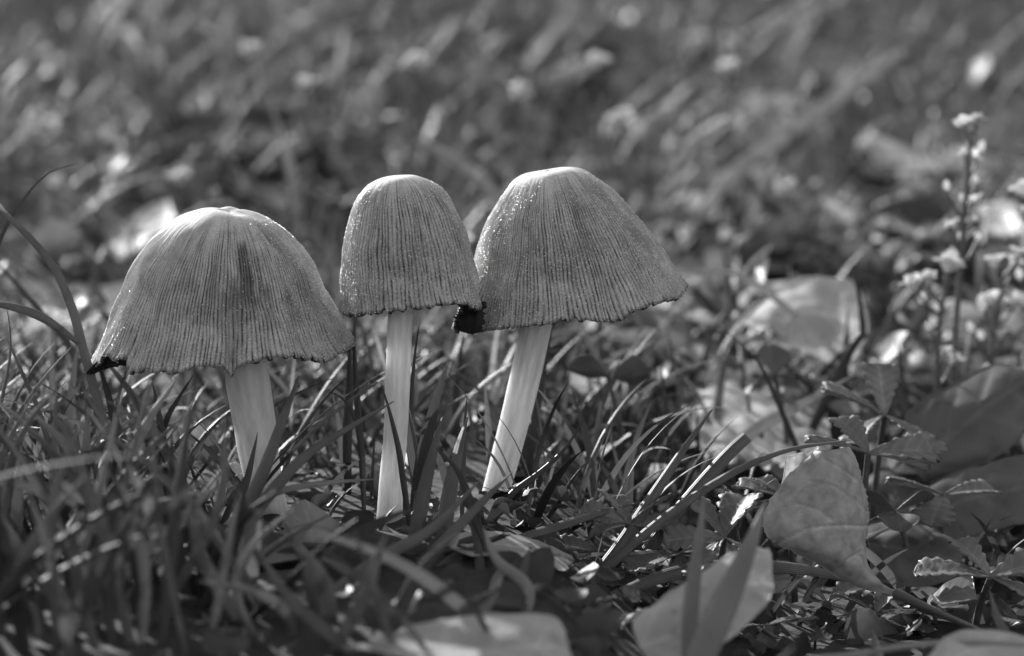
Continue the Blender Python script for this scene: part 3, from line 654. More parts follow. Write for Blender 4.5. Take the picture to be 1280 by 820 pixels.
LL('fallen_leaf', [(850, 470, .462), (890, 458, .462), (940, 455, .462), (985, 465, .462), (1030, 485, .462)], [(860, 520, .432), (900, 508, .434), (945, 505, .434), (990, 515, .434), (1035, 530, .434)], [(880, 572, .408), (920, 576, .408), (960, 580, .408), (1000, 580, .408), (1040, 576, .410)],
   M_LEAF_P, 'broad pale leaf lying flat under the cut tip blade', seed=15, veins=4, crinkle=.0014, ragged=.12)
LL('fallen_leaf', [(1130, 520, .405), (1170, 490, .407), (1215, 470, .409), (1255, 456, .411), (1285, 462, .412)], [(1140, 580, .400), (1185, 548, .401), (1225, 515, .402), (1260, 490, .404), (1290, 470, .408)], [(1160, 600, .400), (1200, 590, .400), (1240, 575, .401), (1275, 545, .403), (1296, 500, .408)],
   M_LEAF_D, 'large smooth grey leaf with a straight pale midrib', seed=16, veins=4, crinkle=.0005, vamp=.0003)
LL('fallen_leaf', [(1110, 640, .388), (1150, 610, .389), (1200, 590, .391), (1250, 575, .393), (1310, 560, .395)], [(1130, 660, .384), (1170, 640, .385), (1220, 622, .387), (1270, 610, .389), (1315, 600, .391)], [(1150, 690, .382), (1190, 680, .383), (1235, 665, .385), (1280, 655, .387), (1320, 650, .389)],
   M_LEAF_D, 'dark leaf tucked under the large grey leaf with pale midrib', seed=17, veins=4, crinkle=.0008)
LL('fallen_leaf', [(1080, 650, .378), (1110, 648, .378), (1150, 650, .378), (1185, 670, .376), (1205, 690, .374)], [(1085, 680, .372), (1115, 684, .371), (1150, 690, .371), (1180, 698, .371), (1200, 705, .371)], [(1090, 725, .370), (1120, 732, .369), (1150, 734, .369), (1180, 728, .369), (1198, 718, .370)],
   M_LEAF_D, 'dark curled leaf right beside the edge of the folded leaf', seed=18, veins=4, crinkle=.0010)
LL('fallen_leaf', [(1165, 745, .350), (1190, 725, .352), (1215, 715, .353)], [(1170, 752, .347), (1195, 742, .348), (1218, 735, .349)], [(1178, 758, .344), (1200, 755, .344), (1222, 750, .345)],
   M_LEAF_D, 'small dark cupped leaf below the toothed leaf trio', seed=19, veins=3, n=24)
LL('fallen_leaf', [(130, 308, .565), (150, 284, .573), (180, 263, .579), (211, 250, .588)], [(140, 318, .560), (165, 300, .565), (190, 282, .570), (215, 264, .577)], [(150, 325, .55), (175, 312, .553), (200, 295, .558), (222, 275, .566)],
   M_LEAF_P, 'blurred bright leaf standing behind the broad mushroom', seed=20, veins=4)
LL('fallen_leaf', [(1040, 330, .62), (1060, 305, .625), (1085, 292, .628), (1120, 300, .628)], [(1050, 345, .612), (1075, 325, .615), (1100, 318, .617), (1125, 325, .617)], [(1060, 360, .605), (1085, 352, .606), (1110, 348, .607), (1135, 350, .607)],
   M_LEAF, 'blurred grey leaf standing behind the large pale leaf', seed=21, veins=4)
LL('fallen_leaf', [(1150, 240, .68), (1145, 190, .69), (1160, 145, .695), (1190, 128, .70)], [(1180, 240, .675), (1180, 190, .68), (1185, 150, .69), (1195, 130, .70)], [(1215, 235, .675), (1215, 190, .68), (1210, 155, .69), (1200, 130, .70)],
   M_LEAF, 'blurred large grey leaf standing behind the flowering sprig', seed=22, veins=4)

# scattered blurred leaves in the far grass
rl = np.random.default_rng(31)
GB = 'blurred fallen leaves in the far grass'
for i in range(34):
    right = i % 2 == 0
    px = rl.uniform(700, 1300) if right else rl.uniform(-20, 1300)
    py = rl.uniform(60, 470) if right else rl.uniform(40, 330)
    q = Pg(px, py, .006)
    Dd = proj(q)[2]
    if Dd < .47: continue
    k = rl.uniform(.010, .022); an = rl.uniform(0, 6.28); asp = rl.uniform(.35, .6)
    e1 = np.array([math.cos(an), math.sin(an), rl.uniform(-.3, .5)]); e1 /= np.linalg.norm(e1)
    e2 = np.cross(np.array([rl.normal(0, .5), rl.normal(0, .5), 1]), e1); e2 /= np.linalg.norm(e2); e3 = np.cross(e1, e2)
    n_, W_ = 14, 7; V = []; vein = []
    for a in range(n_):
        t = a / (n_ - 1); wv_ = math.sin(math.pi * t ** .8) ** .8 * asp
        for b in range(W_):
            s_ = b / (W_ - 1) * 2 - 1
            V.append(q + k * ((t - .5) * e1 * 1.6 + s_ * wv_ * e2 + (.35 * s_ * s_ * wv_ + .25 * (t - .5) ** 2 + .05 * math.sin(7 * t + 5 * s_ + i)) * e3)); vein.append(math.exp(-(s_ / .15) ** 2))
    V = np.array(V)
    o = add_mesh('fallen_leaf', V - q, grid_faces(n_, W_), (M_LEAF_P, M_LEAF, M_LEAF_D)[rl.integers(3)], None, None, {'vein': vein}); o.location = q
    md = o.modifiers.new('thickness', 'SOLIDIFY'); md.thickness = .0002
    tag(o, ('out of focus pale', 'out of focus mid grey', 'out of focus dark')[('pale_leaf', 'dead_leaf', 'dark_leaf').index(o.data.materials[0].name)] + ' fallen leaf in the grass far behind the mushrooms', 'leaf', GB)

# dark curled pieces of two cap rims
caps = [o for o in bpy.data.objects if o.name.split('.')[0] == 'cap' and o.parent and o.parent.name.startswith('mushroom')]
for cp, curves in ((caps[2], ([(567, 409, .3600), (574, 396, .3610), (582, 380, .3630)], [(584, 416, .3580), (590, 400, .3580), (596, 378, .3590)], [(602, 414, .3570), (606, 398, .3575), (608, 376, .3585)])),
                   (caps[0], ([(107, 462, .3570), (122, 452, .3560), (140, 444, .3550), (166, 438, .3540)], [(110, 465, .3575), (126, 459, .3565), (144, 452, .3555), (168, 444, .3545)], [(112, 467, .358), (130, 464, .357), (146, 459, .356), (170, 450, .355)]))):
    fp = LL('curled_rim', *curves, M_GILL, None, n=22, m=5, crinkle=.0011, veins=12, vamp=.0005, seed=40, ragged=.45, parent=cp.parent)
    fp.parent = cp; fp.location = Vector(cp.parent.location)
# ------------------------------------------------------------------ toothed cinquefoil leaves
def leaflet_mesh(seed, lobes=4, asp=.42):
    """unit leaflet along +x from the origin, toothed, pleated along its veins"""
    rg = np.random.default_rng(seed); n, m = 34, 6; V = []; vein = []
    for i in range(n):
        t = i / (n - 1)
        wd = asp * 1.12 * t ** .85 * max(0, 1 - t ** 5) ** .5 + .015
        for j in range(2 * m + 1):
            s = j / m - 1
            ph = t * (lobes + .6) - .55 * abs(s)
            tooth = math.sin(math.pi * ((ph % 1) ** 1.6)) ** .6
            ww = wd * (1 + .30 * (tooth - .6) * abs(s) ** 4 * (1 if t > .25 else .2))
            x = t + .16 * abs(s) * wd * 2 * (1 if t < .9 else .3) - .02
            z = .009 * math.cos(2 * math.pi * ph) * abs(s) ** .7 * (.3 + t) * .6 + .10 * abs(s) * wd * 2 - .18 * t * t + .02 * rg.normal(0, .25)
            V.append((x, s * ww, z)); vein.append(.8 * math.exp(-(s / .09) ** 2) + .6 * math.exp(-(((ph + .5) % 1 - .5) / .12) ** 2))
    o = add_mesh('leaflet', V, grid_faces(n, 2 * m + 1), M_CINQ, None, None, {'vein': vein})
    md = o.modifiers.new('thickness', 'SOLIDIFY'); md.thickness = .018; md.offset = -1
    me = o.data; COL.objects.unlink(o); return o
PROTO = [leaflet_mesh(s_, l_, a_) for s_, l_, a_ in ((1, 5, .42), (2, 5, .5), (3, 6, .38))]

def toothed_plant(px, py, D, size, leaves, label, basepx=None, group='toothed leaf plants', stalk_r=.0004):
    """leaves: (azimuth deg [0 = right, 90 = away], elevation deg, roll deg, relative size)"""
    top = P(px, py, D); bx, by = basepx or (px + 4, py + 40)
    gx, gy = top[0] + (bx - px) * D / F, top[1] + .004
    root = empty('toothed_plant', (gx, gy, float(gz(gx, gy)) - .001)); tag(root, label, 'plant', group)
    tube([np.array(root.location), np.array([gx * .6 + top[0] * .4, gy - .001, (root.location[2] + top[2]) / 2]), top], (stalk_r * 1.2, stalk_r), M_STALK, 'leaf_stalk', root, n=12)
    for i, (az, el, roll, rs) in enumerate(leaves):
        pr = PROTO[(i + int(px)) % 3]; o = pr.copy(); COL.objects.link(o); o.parent = root; o.name = 'leaflet'
        az, el, roll = map(math.radians, (az, el, roll))
        x = Vector((math.cos(az) * math.cos(el), math.sin(az) * math.cos(el), math.sin(el)))
        y = Vector((0, 0, 1)).cross(x).normalized(); z = x.cross(y)
        y2 = y * math.cos(roll) + z * math.sin(roll); z2 = x.cross(y2)
        from mathutils import Matrix
        o.rotation_euler = Matrix((x, y2, z2)).transposed().to_euler()
        o.scale = (size * rs * .88,) * 3; o.location = Vector(top) - Vector(root.location)
    return root
TP = toothed_plant
TP(785, 655, .352, .0072, [(165, 20, -30, 1), (110, 35, 20, 1), (40, 30, -20, 1.05), (0, 5, 30, 1), (200, -5, 40, .9)], 'small toothed leaf rosette crossed by the long sharp blade', (770, 720))
TP(752, 690, .356, .0068, [(170, 15, -20, 1), (60, 20, 20, .8), (10, 20, 0, .8)], 'toothed leaflets between the long sharp blade and the soft grey blade', (760, 730))
TP(905, 672, .350, .0085, [(190, 5, -30, 1), (130, 40, 10, 1), (60, 45, -10, 1), (235, -20, 20, 1.05), (310, -15, -20, 1)], 'larger toothed leaf cluster half hidden by the blurred broad blade', (900, 740))
TP(850, 692, .352, .0075, [(200, -5, -10, 1.1), (20, 10, 10, .8), (270, -25, 0, .8)], 'pale toothed leaflet lying over the level ribbed blade', (850, 730))
TP(945, 700, .354, .0085, [(215, 0, 15, 1.1), (160, 10, -10, 1), (300, -20, 20, .8)], 'sunlit toothed leaflets tucked under the edge of the folded leaf', (960, 760))
TP(985, 625, .366, .0075, [(165, 20, 0, 1.1), (190, -5, 20, 1.1), (140, 35, 0, .8)], 'bright toothed leaflets peeping out behind the folded leaf', (1000, 700))
TP(1085, 568, .367, .0095, [(15, -8, -10, 1.0), (5, 8, 25, 1.1), (175, 20, 10, 1), (120, 40, 0, .9)], 'toothed leaflet with a sunlit spot behind the folded leaf tip', (1080, 680))
TP(1105, 520, .385, .0105, [(175, 30, 0, 1), (90, 60, 10, .9), (230, -10, 20, .9), (320, -20, -10, 1)], 'pale pleated toothed leaf below the large pale leaf', (1095, 640))
TP(1238, 722, .350, .0085, [(170, 10, -10, 1.25), (135, 45, 0, .9), (20, 15, 15, 1.2), (330, -15, 0, 1.2)], 'spread toothed leaf trio above the leaf stalk end', (1225, 780))
TP(960, 782, .350, .0068, [(190, 0, 10, 1), (20, 10, -10, 1), (260, -25, 0, 1)], 'low toothed leaflets beneath the pale curled leaf', (960, 810))
TP(1095, 768, .358, .0075, [(160, 30, 10, .9), (350, -10, 10, 1.1), (60, 30, -10, .9), (290, -30, 0, 1)], 'dark toothed leaf rosette in shade under the folded leaf', (1085, 810))
TP(1035, 755, .360, .0065, [(150, 40, 10, .9), (30, 30, 10, .9), (250, -20, -10, .9)], 'crumpled toothed leaflets in shade below the ribbed blade', (1040, 810))
TP(840, 730, .350, .0062, [(150, 20, 10, 1), (30, 20, 10, 1), (280, -20, -10, .9)], 'toothed leaflets under the root end of the level ribbed blade', (840, 790))
TP(725, 735, .352, .0065, [(150, 30, 10, 1), (20, 10, 10, 1), (250, -10, -10, 1)], 'tangled toothed leaflets at the roots of the long sharp blade', (725, 790))
TP(1060, 500, .43, .009, [(150, 30, 10, 1), (30, 20, 10, 1), (260, 0, -10, .9)], 'soft toothed leaflets before the broad flat pale leaf', (1060, 560))
TP(1180, 620, .375, .009, [(170, 20, 10, 1), (20, 10, 10, 1), (250, -10, -10, 1)], 'shaded toothed leaflets before the dark tucked leaf', (1180, 690))

# ------------------------------------------------------------------ clovers and other round leaved herbs
def clover_mesh():
    n, m = 20, 8; V = []; vein = []
    for i in range(n):
        t = i / (n - 1)
        wd = .62 * math.sin(math.pi * min(1, .10 + .80 * t) ** 1.1) ** .75 * (t ** .45 if t < .6 else .6 ** .45)
        for j in range(2 * m + 1):
            s = j / m - 1
            x = t * (1 - .10 * (1 - abs(s)) * t ** 4) * (1 - .12 * s * s * t); V.append((x, s * wd, .22 * abs(s) ** 1.3 * wd * 1.4 - .10 * t * t + .012 * math.sin(9 * t + 5 * s)))
            vein.append(.8 * math.exp(-(s / .07) ** 2) + .35 * math.exp(-((((t * 7 - abs(s) * 2) % 1) - .5) / .2) ** 2))
    o = add_mesh('leaflet', V, grid_faces(n, 2 * m + 1), M_CLOVER, None, None, {'vein': vein})
    md = o.modifiers.new('thickness', 'SOLIDIFY'); md.thickness = .015; COL.objects.unlink(o); return o
CLO = clover_mesh()
from mathutils import Matrix
def clover(px, py, D, size, leaves, label, group='clover leaves'):
    top = P(px, py, D); gx, gy = top[0] + .002, top[1] + .003
    root = empty('clover', (gx, gy, float(gz(gx, gy)) - .001)); tag(root, label, 'clover', group)
    tube([np.array(root.location), (np.array(root.location) + top) / 2 + np.array([.001, 0, 0]), top], (.0005, .00035), M_STALK, 'leaf_stalk', root, n=10)
    for az, el, roll, rs in leaves:
        o = CLO.copy(); COL.objects.link(o); o.parent = root; o.name = 'leaflet'
        az, el, roll = map(math.radians, (az, el, roll))
        x = Vector((math.cos(az) * math.cos(el), math.sin(az) * math.cos(el), math.sin(el))); y = Vector((0, 0, 1)).cross(x).normalized(); z = x.cross(y)
        y2 = y * math.cos(roll) + z * math.sin(roll); z2 = x.cross(y2)
        o.rotation_euler = Matrix((x, y2, z2)).transposed().to_euler(); o.scale = (size * rs,) * 3; o.location = Vector(top) - Vector(root.location)
    return root
clover(607, 656, .350, .0046, [(150, 42, 50, 1.05), (30, 35, -50, 1.05), (265, -35, 0, 1)], 'small clover leaf at the foot of the slanting stem')
clover(760, 472, .405, .0060, [(170, 18, 45, 1.05), (5, 8, -50, 1.1), (90, 30, 0, .8)], 'clover leaf on a thin stalk beside the slanting stem')
clover(968, 470, .415, .0056, [(100, 60, 10, 1.0), (210, -20, 30, 1), (330, -15, -20, 1)], 'round clover leaf beside the broad flat pale leaf')
clover(322, 690, .347, .0052, [(120, 65, 20, 1.0), (60, 10, -30, 1.0), (220, -20, 30, .9)], 'round clover leaf hiding the foot of the split stem')
clover(300, 650, .356, .0052, [(140, 70, 10, .9), (60, 20, -30, .8)], 'cupped clover leaf behind the crossing blades')
clover(905, 500, .45, .006, [(160, 20, 30, 1), (20, 20, -30, 1), (270, -10, 0, 1)], 'soft dark clover leaf on the broad flat pale leaf')
clover(690, 480, .46, .0065, [(160, 20, 30, 1), (20, 20, -30, 1), (270, -10, 0, 1)], 'soft clover leaf in the grass behind the slanting stem')
clover(1120, 640, .37, .006, [(160, 20, 30, 1), (20, 20, -30, 1), (270, -10, 0, 1)], 'shaded clover leaf beside the folded leaf edge')

# small pale button mushroom beside the split stem
bm_root = empty('button_mushroom', tuple(P(293, 665, .366))); tag(bm_root, 'tiny pale button mushroom pressed against the split stem', 'mushroom')
k = .366 / F; ap = P(291, 578, .366); nb, na = 18, 28; V = []
for i in range(nb):
    t = i / (nb - 1); r = 19 * math.sin(min(1, t * 1.05) * math.pi / 2) ** .7; a = 44 * t ** 1.6
    for j in range(na):
        an = 2 * math.pi * j / na; rr = r * (1 + .05 * math.sin(3 * an + 1)); V.append(ap + k * np.array([rr * math.cos(an), rr * math.sin(an), -a]))
adopt(add_mesh('cap', V, grid_faces(nb, na, True), plant_mat('button', .5, trans=.3, rough=.5, var=.15, nscale=300), None), bm_root)
tube([P(293, 672, .366), P(292, 640, .366), P(291, 596, .366)], (.0011, .0009), M_STEM, 'stem', bm_root)

# ------------------------------------------------------------------ flowering sprigs
def flower_mesh(seed):
    rg = np.random.default_rng(seed); V, Fc = [], []
    for p_ in range(5):
        az = 2 * math.pi * p_ / 5 + rg.uniform(-.2, .2); up = rg.uniform(.5, 1.1)
        d = np.array([math.cos(az) * math.cos(up), math.sin(az) * math.cos(up), math.sin(up)]); sd_ = np.array([-math.sin(az), math.cos(az), 0]); nn_ = np.cross(d, sd_)
        b0 = len(V)
        for i in range(6):
            t = i / 5; wd = .42 * math.sin(math.pi * (.12 + .78 * t)) ** .8
            for j in range(5):
                s = j / 2 - 1; V.append(d * t + sd_ * s * wd + nn_ * (.3 * s * s * wd - .25 * t * t))
        Fc += list(grid_faces(6, 5, False, b0))
    # calyx
    b0 = len(V)
    for i in range(5):
        r = (.06, .2, .26, .2, .1)[i]
        for j in range(8): V.append(np.array([r * math.cos(j * math.pi / 4), r * math.sin(j * math.pi / 4), -.42 + .14 * i]))
    Fc += list(grid_faces(5, 8, True, b0))
    o = add_mesh('flower', V, Fc, M_PETAL); md = o.modifiers.new('thickness', 'SOLIDIFY'); md.thickness = .03; COL.objects.unlink(o); return o
def bud_mesh():
    V = []
    for i in range(9):
        t = i / 8; r = .30 * math.sin(math.pi * t) ** .7 * (1.1 - .3 * t) + .02
        for j in range(10): V.append((r * (1 + .12 * math.cos(j * math.pi * .4)) * math.cos(j * math.pi / 5), r * math.sin(j * math.pi / 5), t))
    o = add_mesh('bud', V, grid_faces(9, 10, True), M_PETAL); COL.objects.unlink(o); return o
FLO = [flower_mesh(s_) for s_ in (1, 2, 3)]; BUD = bud_mesh()

def sprig(label, pts, flowers, seed, size=.0019):
    rg = np.random.default_rng(seed)
    base = P(*pts[0]); g = float(gz(base[0], base[1])) - .001
    q = [np.array([base[0], base[1], min(g, base[2] - .001)])] + [P(*p) for p in pts]
    root = empty('flowering_sprig', tuple(q[0])); tag(root, label, 'flower', 'flowering sprigs')
    tube(q, (.00055, .00045, .0003), M_STALK, 'stem', root, n=30)
    c = spline(q, 60)
    for (px, py, dd, typ, sz) in flowers:
        D = pts[0][2] + dd; tip = P(px, py, D)
        i = int(np.argmin(np.linalg.norm(c - (tip - np.array([0, 0, .004])), axis=1)))
        if np.linalg.norm(c[i] - tip) > .0012: tube([c[i], (c[i] + tip) / 2 + np.array([0, 0, -.0007]), tip], (.00028, .0002), M_STALK, 'twig', root, na=6, n=8)
        pr = FLO[rg.integers(3)] if typ == 'f' else BUD
        o = pr.copy(); COL.objects.link(o); o.parent = root; o.name = 'flower' if typ == 'f' else 'bud'
        d = Vector(tip - c[i]); d = (d.normalized() * .6 + Vector((rg.normal(0, .3), rg.normal(0, .3), .9))).normalized()
        o.rotation_euler = d.to_track_quat('Z', 'Y').to_euler(); o.scale = (size * sz,) * 3; o.location = Vector(tip) - Vector(root.location)
    return root
fl1 = [(1213, 158, 0, 'f', 1.25), (1204, 156, .001, 'f', .9), (1222, 152, -.001, 'f', .8), (1212, 200, 0, 'f', 1.1), (1225, 190, .001, 'b', 1), (1207, 196, 0, 'b', .9), (1184, 238, .001, 'b', .9),
       (1218, 254, 0, 'f', 1), (1203, 252, 0, 'b', .7), (1228, 270, .001, 'b', 1), (1214, 278, .002, 'f', .7), (1193, 283, 0, 'f', .8), (1185, 283, 0, 'b', .6), (1220, 230, .002, 'b', .8), (1200, 300, .002, 'b', .7), (1222, 300, .003, 'b', .7)]
sprig('tall thin sprig with small pale flowers up its stem', [(1192, 478, .432), (1194, 420, .432), (1200, 340, .432), (1206, 260, .431), (1211, 205, .430), (1213, 165, .430)], fl1, 5)
fl2 = [(1187, 335, 0, 'f', 1.3), (1180, 330, .001, 'f', 1), (1160, 350, .001, 'f', 1), (1142, 357, 0, 'f', 1.2), (1172, 390, .001, 'b', 1), (1180, 440, 0, 'f', .8), (1192, 450, 0, 'f', 1), (1165, 410, 0, 'b', 1), (1152, 380, .002, 'b', 1)]
sprig('low bushy sprig with a few pale flowers beside the large pale leaf', [(1172, 482, .428), (1172, 430, .428), (1178, 380, .428), (1184, 345, .428)], fl2, 6)
fl3 = [(1245, 328, 0, 'f', 1.1), (1275, 318, 0, 'f', 1.1), (1268, 332, .001, 'f', 1), (1240, 375, 0, 'f', 1.1), (1252, 380, .001, 'f', 1.2), (1230, 388, 0, 'b', 1.3), (1270, 380, 0, 'f', 1.1), (1215, 415, 0, 'b', 1), (1228, 425, 0, 'b', 1), (1250, 420, 0, 'f', .8), (1282, 300, 0, 'f', 1.2)]
sprig('bushy sprig with pale flower heads next to the tall thin sprig', [(1238, 480, .436), (1240, 440, .436), (1246, 390, .436), (1256, 345, .436)], fl3, 7)
fl4 = [(1282, 240, 0, 'f', 1.3), (1278, 290, 0, 'b', 1.1), (1290, 270, 0, 'f', 1.2), (1275, 350, 0, 'b', 1)]
sprig('tall sprig cut off by the edge with one pale flower showing', [(1300, 480, .44), (1296, 400, .44), (1290, 320, .44), (1284, 250, .44)], fl4, 8)
# pale flowers added far back in place of out-of-focus highlights
for i, (px, py, Dd) in enumerate((a_, b_, .56 + .1 * (c_ - .6)) for a_, b_, c_ in [(746, 80, .80), (648, 118, .76), (775, 150, .72), (980, 238, .60), (382, 108, .80), (910, 88, .85), (516, 80, .82), (310, 66, .9), (222, 225, .66)]):
    sprig('little pale flower added far back in the grass as a blurred highlight', [(px + 3, py + 60, Dd), (px + 1, py + 25, Dd), (px, py + 4, Dd)], [(px, py, 0, 'f', 1.5), (px + 5, py - 2, .001, 'f', 1.3), (px - 3, py + 4, 0, 'b', 1.3)], 20 + i, .0019)['group'] = 'flowers added as highlights in the far grass'
# low herb leaves around the sprigs (uncountable tangle)
# ------------------------------------------------------------------ grass and litter nobody could count
def reject(pts):
    """pts (N, n, 3): True where a blade would run into a mushroom"""
    bad = np.zeros(len(pts), bool)
    for c, r, hz in CAPS:
        d = np.hypot(pts[..., 0] - c[0], pts[..., 1] - c[1]); bad |= ((d < r) & (np.abs(pts[..., 2] - c[2]) < hz)).any(1)
    return bad

def grass(name, N, ylim, hrange, wrange, seed, xpad=.03, seg=7, lean=(.15, .9), label=None, dens=None, front=None, cap_top=None, tone=(.5, 1.6), droop=.6, pale=.06, mat=None):
    r = np.random.default_rng(seed)
    y = np.sqrt(r.uniform(ylim[0] ** 2, ylim[1] ** 2, N)); x = r.uniform(-1, 1, N) * (y * 640 / F * 1.12 + xpad)
    if dens is not None:
        keep = r.random(N) < dens(x, y); x, y = x[keep], y[keep]; N = len(x)
    # clumped
    cl = np.array([mnoise.noise(Vector((float(a) * 28, float(b) * 28, seed))) for a, b in zip(x, y)])
    keep = r.random(N) < np.clip(.55 + cl * 1.1, .12, 1); x, y, cl = x[keep], y[keep], cl[keep]; N = len(x)
    h = r.uniform(*hrange, N) * (1 + .35 * cl) * np.interp(y, [0, .36, .38, .44, .46, .8], [1, 1, .75, .75, .4, 1]); az = r.uniform(0, 2 * np.pi, N); le = r.uniform(*lean, N)
    cv = r.uniform(.0, droop, N) + le * .4
    wd = r.uniform(*wrange, N)
    u = np.linspace(0, 1, seg)[None, :]
    def pts(h):
        hor = h[:, None] * (le[:, None] * u + cv[:, None] * u ** 2.2); ver = h[:, None] * (u * (1 - .25 * le[:, None]) - .55 * cv[:, None] * u ** 2.6)
        X = x[:, None] + np.cos(az)[:, None] * hor; Y = y[:, None] + np.sin(az)[:, None] * hor
        Z = gz(x, y)[:, None] - .001 + ver
        return np.stack([X, Y, np.maximum(Z, gz(X, Y) + .0004 * (u > 0) - .001 * (u == 0))], -1)
    jl = r.uniform(0, 1, N)[:, None] ** 1.5 * 150
    for it in range(9):
        Pn = pts(h)
        d = Pn - CAM; D = d @ FW; sx = 640 + F * d[..., 0] / D; sy = 410 - F * (d @ UP) / D
        if front is None: break
        lim = front(sx, D) + jl * (D < .353); h = np.where((sy < lim).any(1), h * .86, h)
    ok = ~reject(Pn)
    if front is not None: ok &= ~((sy < front(sx, D)).any(1))
    ok &= (D > .255).all(1)
    Pn, az, wd = Pn[ok], az[ok], wd[ok]; N = len(Pn)
    ta = az + np.pi / 2 + r.normal(0, .8, N)
    sd_ = np.stack([np.cos(ta), np.sin(ta), np.zeros(N)], -1)[:, None, :]
    T = np.gradient(Pn, axis=1); T /= np.linalg.norm(T, axis=2)[..., None] + 1e-9
    nm = np.cross(sd_, T); nm /= np.linalg.norm(nm, axis=2)[..., None] + 1e-9; s2 = np.cross(T, nm)
    W = (wd[:, None] / 2 * (np.clip(.6 + u * 1.6, 0, 1) * (1 - .95 * np.clip((u - .35) / .65, 0, 1) ** 1.8)))[..., None]
    A = Pn - s2 * W + nm * W * .3; C_ = Pn; Bq = Pn + s2 * W + nm * W * .3
    V = np.stack([A, C_, Bq], 2).reshape(-1, 3)
    f0 = grid_faces(seg, 3); Fc = (f0[None] + (np.arange(N) * seg * 3)[:, None, None]).reshape(-1, 4)
    uv = np.stack([np.tile([0, .5, 1], N * seg), np.tile(np.repeat(np.linspace(0, 1, seg), 3), N)], 1)
    tn = r.uniform(*tone, N) ** 1.3; tn = np.where(r.random(N) < pale, r.uniform(1.8, 3.2, N), tn)
    o = add_mesh(name, V, Fc, mat or M_GRASS, None, uv, {'tone': np.repeat(tn, seg * 3)})
    tag(o, label, 'grass', kind='stuff')
    return o

def front_lim(sx, D):
    """blades before the mushrooms stay below the line they keep in the photograph"""
    lim = np.interp(sx, [-200, 0, 60, 130, 200, 280, 330, 400, 470, 560, 600, 700, 760, 1000, 1280, 1500], [430, 460, 470, 480, 510, 540, 640, 640, 640, 600, 640, 670, 720, 780, 790, 780])
    return np.where(D < .353, lim, np.where(D < .40, np.interp(sx, [0, 100, 450, 700, 900, 1000, 1300], [380, 420, 420, 430, 480, 600, 640]), -999))
def dens_near(x, y):
    px = 640 + F * x / y
    return np.interp(px, [-100, 300, 400, 640, 760, 900, 1400], [1, 1, .75, .6, .45, .22, .16]) * np.where((px > 400) & (px < 760) & (y < .325), .6, 1)
grass('grass', 480, (.275, .350), (.030, .068), (.0010, .0021), 101, dens=dens_near, front=front_lim, seg=12, lean=(.03, .75), droop=.16, tone=(.35, 1.05), pale=.01, mat=plant_mat('grass_front', .15, trans=.35, rough=.55, spec=.22, stripes=5, var=.18, tonevar=1), label='blurred grass standing in front of the mushrooms')
grass('grass', 3600, (.338, .46), (.009, .031), (.0005, .0014), 102, dens=dens_near, front=front_lim, seg=12, lean=(.0, .6), droop=.45, tone=(.2, .85), pale=.03, label='dense grass around and just behind the mushrooms')
def dens_far(x, y):
    px = 640 + F * x / y
    return np.interp(px, [0, 700, 1000, 1400], [1, .95, .6, .55]) * np.interp(y, [.44, .5, .9, 2], [.8, 1, .8, .55])
grass('grass', 34000, (.45, 1.9), (.020, .055), (.0007, .0017), 103, xpad=.08, dens=dens_far, seg=8, lean=(.05, .7), droop=.5, tone=(.4, .8), pale=.012, label='blurred meadow grass far behind the mushrooms')

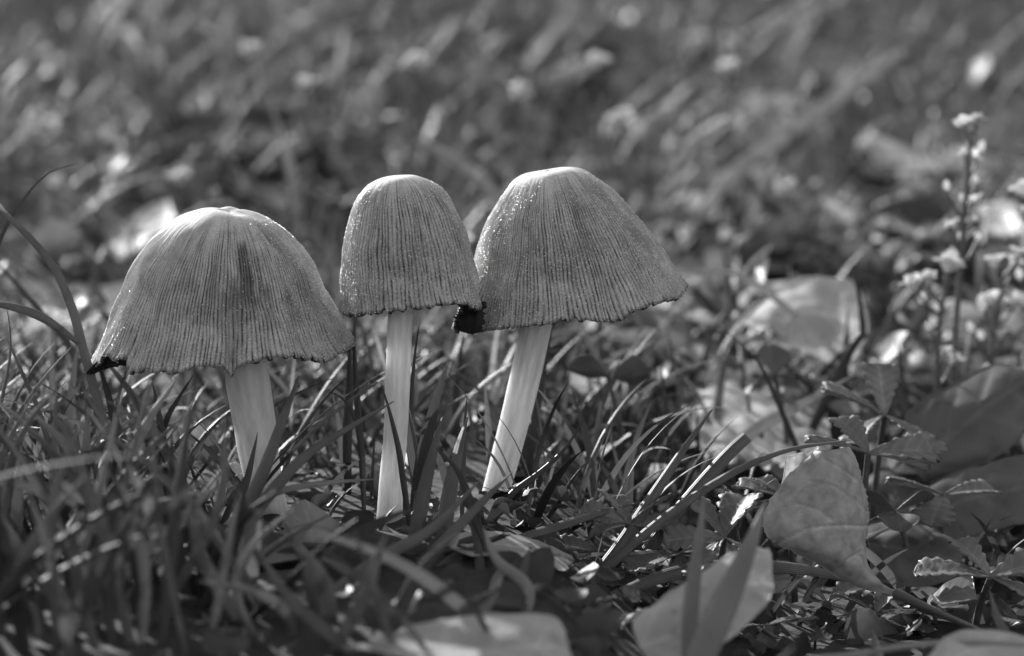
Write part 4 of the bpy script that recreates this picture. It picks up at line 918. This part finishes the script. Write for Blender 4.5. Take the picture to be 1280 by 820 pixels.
def litter(name, N, ylim, size, seed, label, dens=None, tone=(.25, 1.3), bright=.1, lift=.004):
    r = np.random.default_rng(seed)
    y = np.sqrt(r.uniform(ylim[0] ** 2, ylim[1] ** 2, N)); x = r.uniform(-1, 1, N) * (y * 640 / F * 1.12 + .04)
    if dens is not None:
        k_ = r.random(N) < dens(x, y); x, y = x[k_], y[k_]; N = len(x)
    n, m = 6, 5; t = np.linspace(0, 1, n)[:, None]; s = np.linspace(-1, 1, m)[None, :]
    V = []; tn = []
    for i in range(N):
        k_ = r.uniform(*size); an = r.uniform(0, 6.28); asp = r.uniform(.2, .5)
        e1 = np.array([math.cos(an), math.sin(an), r.normal(0, .45)]); e1 /= np.linalg.norm(e1)
        e2 = np.cross(np.array([r.normal(0, .6), r.normal(0, .6), 1]), e1); e2 /= np.linalg.norm(e2); e3 = np.cross(e1, e2)
        c = np.array([x[i], y[i], float(gz(x[i], y[i])) + r.uniform(0, lift)])
        wd = np.sin(np.pi * (t * .92 + .04)) ** .8 * asp
        zz = r.uniform(-.5, .7) * s * s * wd + r.uniform(-.5, .5) * (t - .5) ** 2 + .04 * np.sin(9 * t + 4 * s)
        V.append((c + k_ * ((t - .5)[..., None] * e1 * np.ones((1, m, 1)) + (s * wd)[..., None] * e2 + zz[..., None] * e3)).reshape(-1, 3))
        tn.append(np.full(n * m, r.uniform(*tone) if r.random() > bright else r.uniform(1.6, 2.6)))
    f0 = grid_faces(n, m); Fc = (f0[None] + (np.arange(N) * n * m)[:, None, None]).reshape(-1, 4)
    V = np.concatenate(V); ok = ~reject(V.reshape(N, n * m, 3))
    Fc = Fc.reshape(N, -1, 4)[ok].reshape(-1, 4)
    o = add_mesh(name, V, Fc, M_LITTER, None, None, {'tone': np.concatenate(tn)})
    tag(o, label, 'leaf litter', kind='stuff')
def dens_lit(x, y):
    px = 640 + F * x / y
    return np.interp(px, [-100, 500, 760, 1300], [.35, .4, 1, 1])
litter('leaf_litter', 1500, (.28, .46), (.002, .006), 201, 'crumbled leaf bits lying between the grass roots', dens=dens_lit, tone=(.1, .5), bright=.0)
def dens_right(x, y):
    px = 640 + F * x / y
    return np.where(px > 730, 1, .12)
litter('leaf_litter', 900, (.385, .62), (.003, .010), 203, 'pale dry leaf bits strewn around the broad flat pale leaf', dens=dens_right, tone=(.5, 2.0), bright=.25, lift=.008)
litter('leaf_litter', 2600, (.45, 1.7), (.003, .011), 202, 'blurred scattered leaf bits in the far grass', tone=(.25, .7), bright=.03, lift=.018)
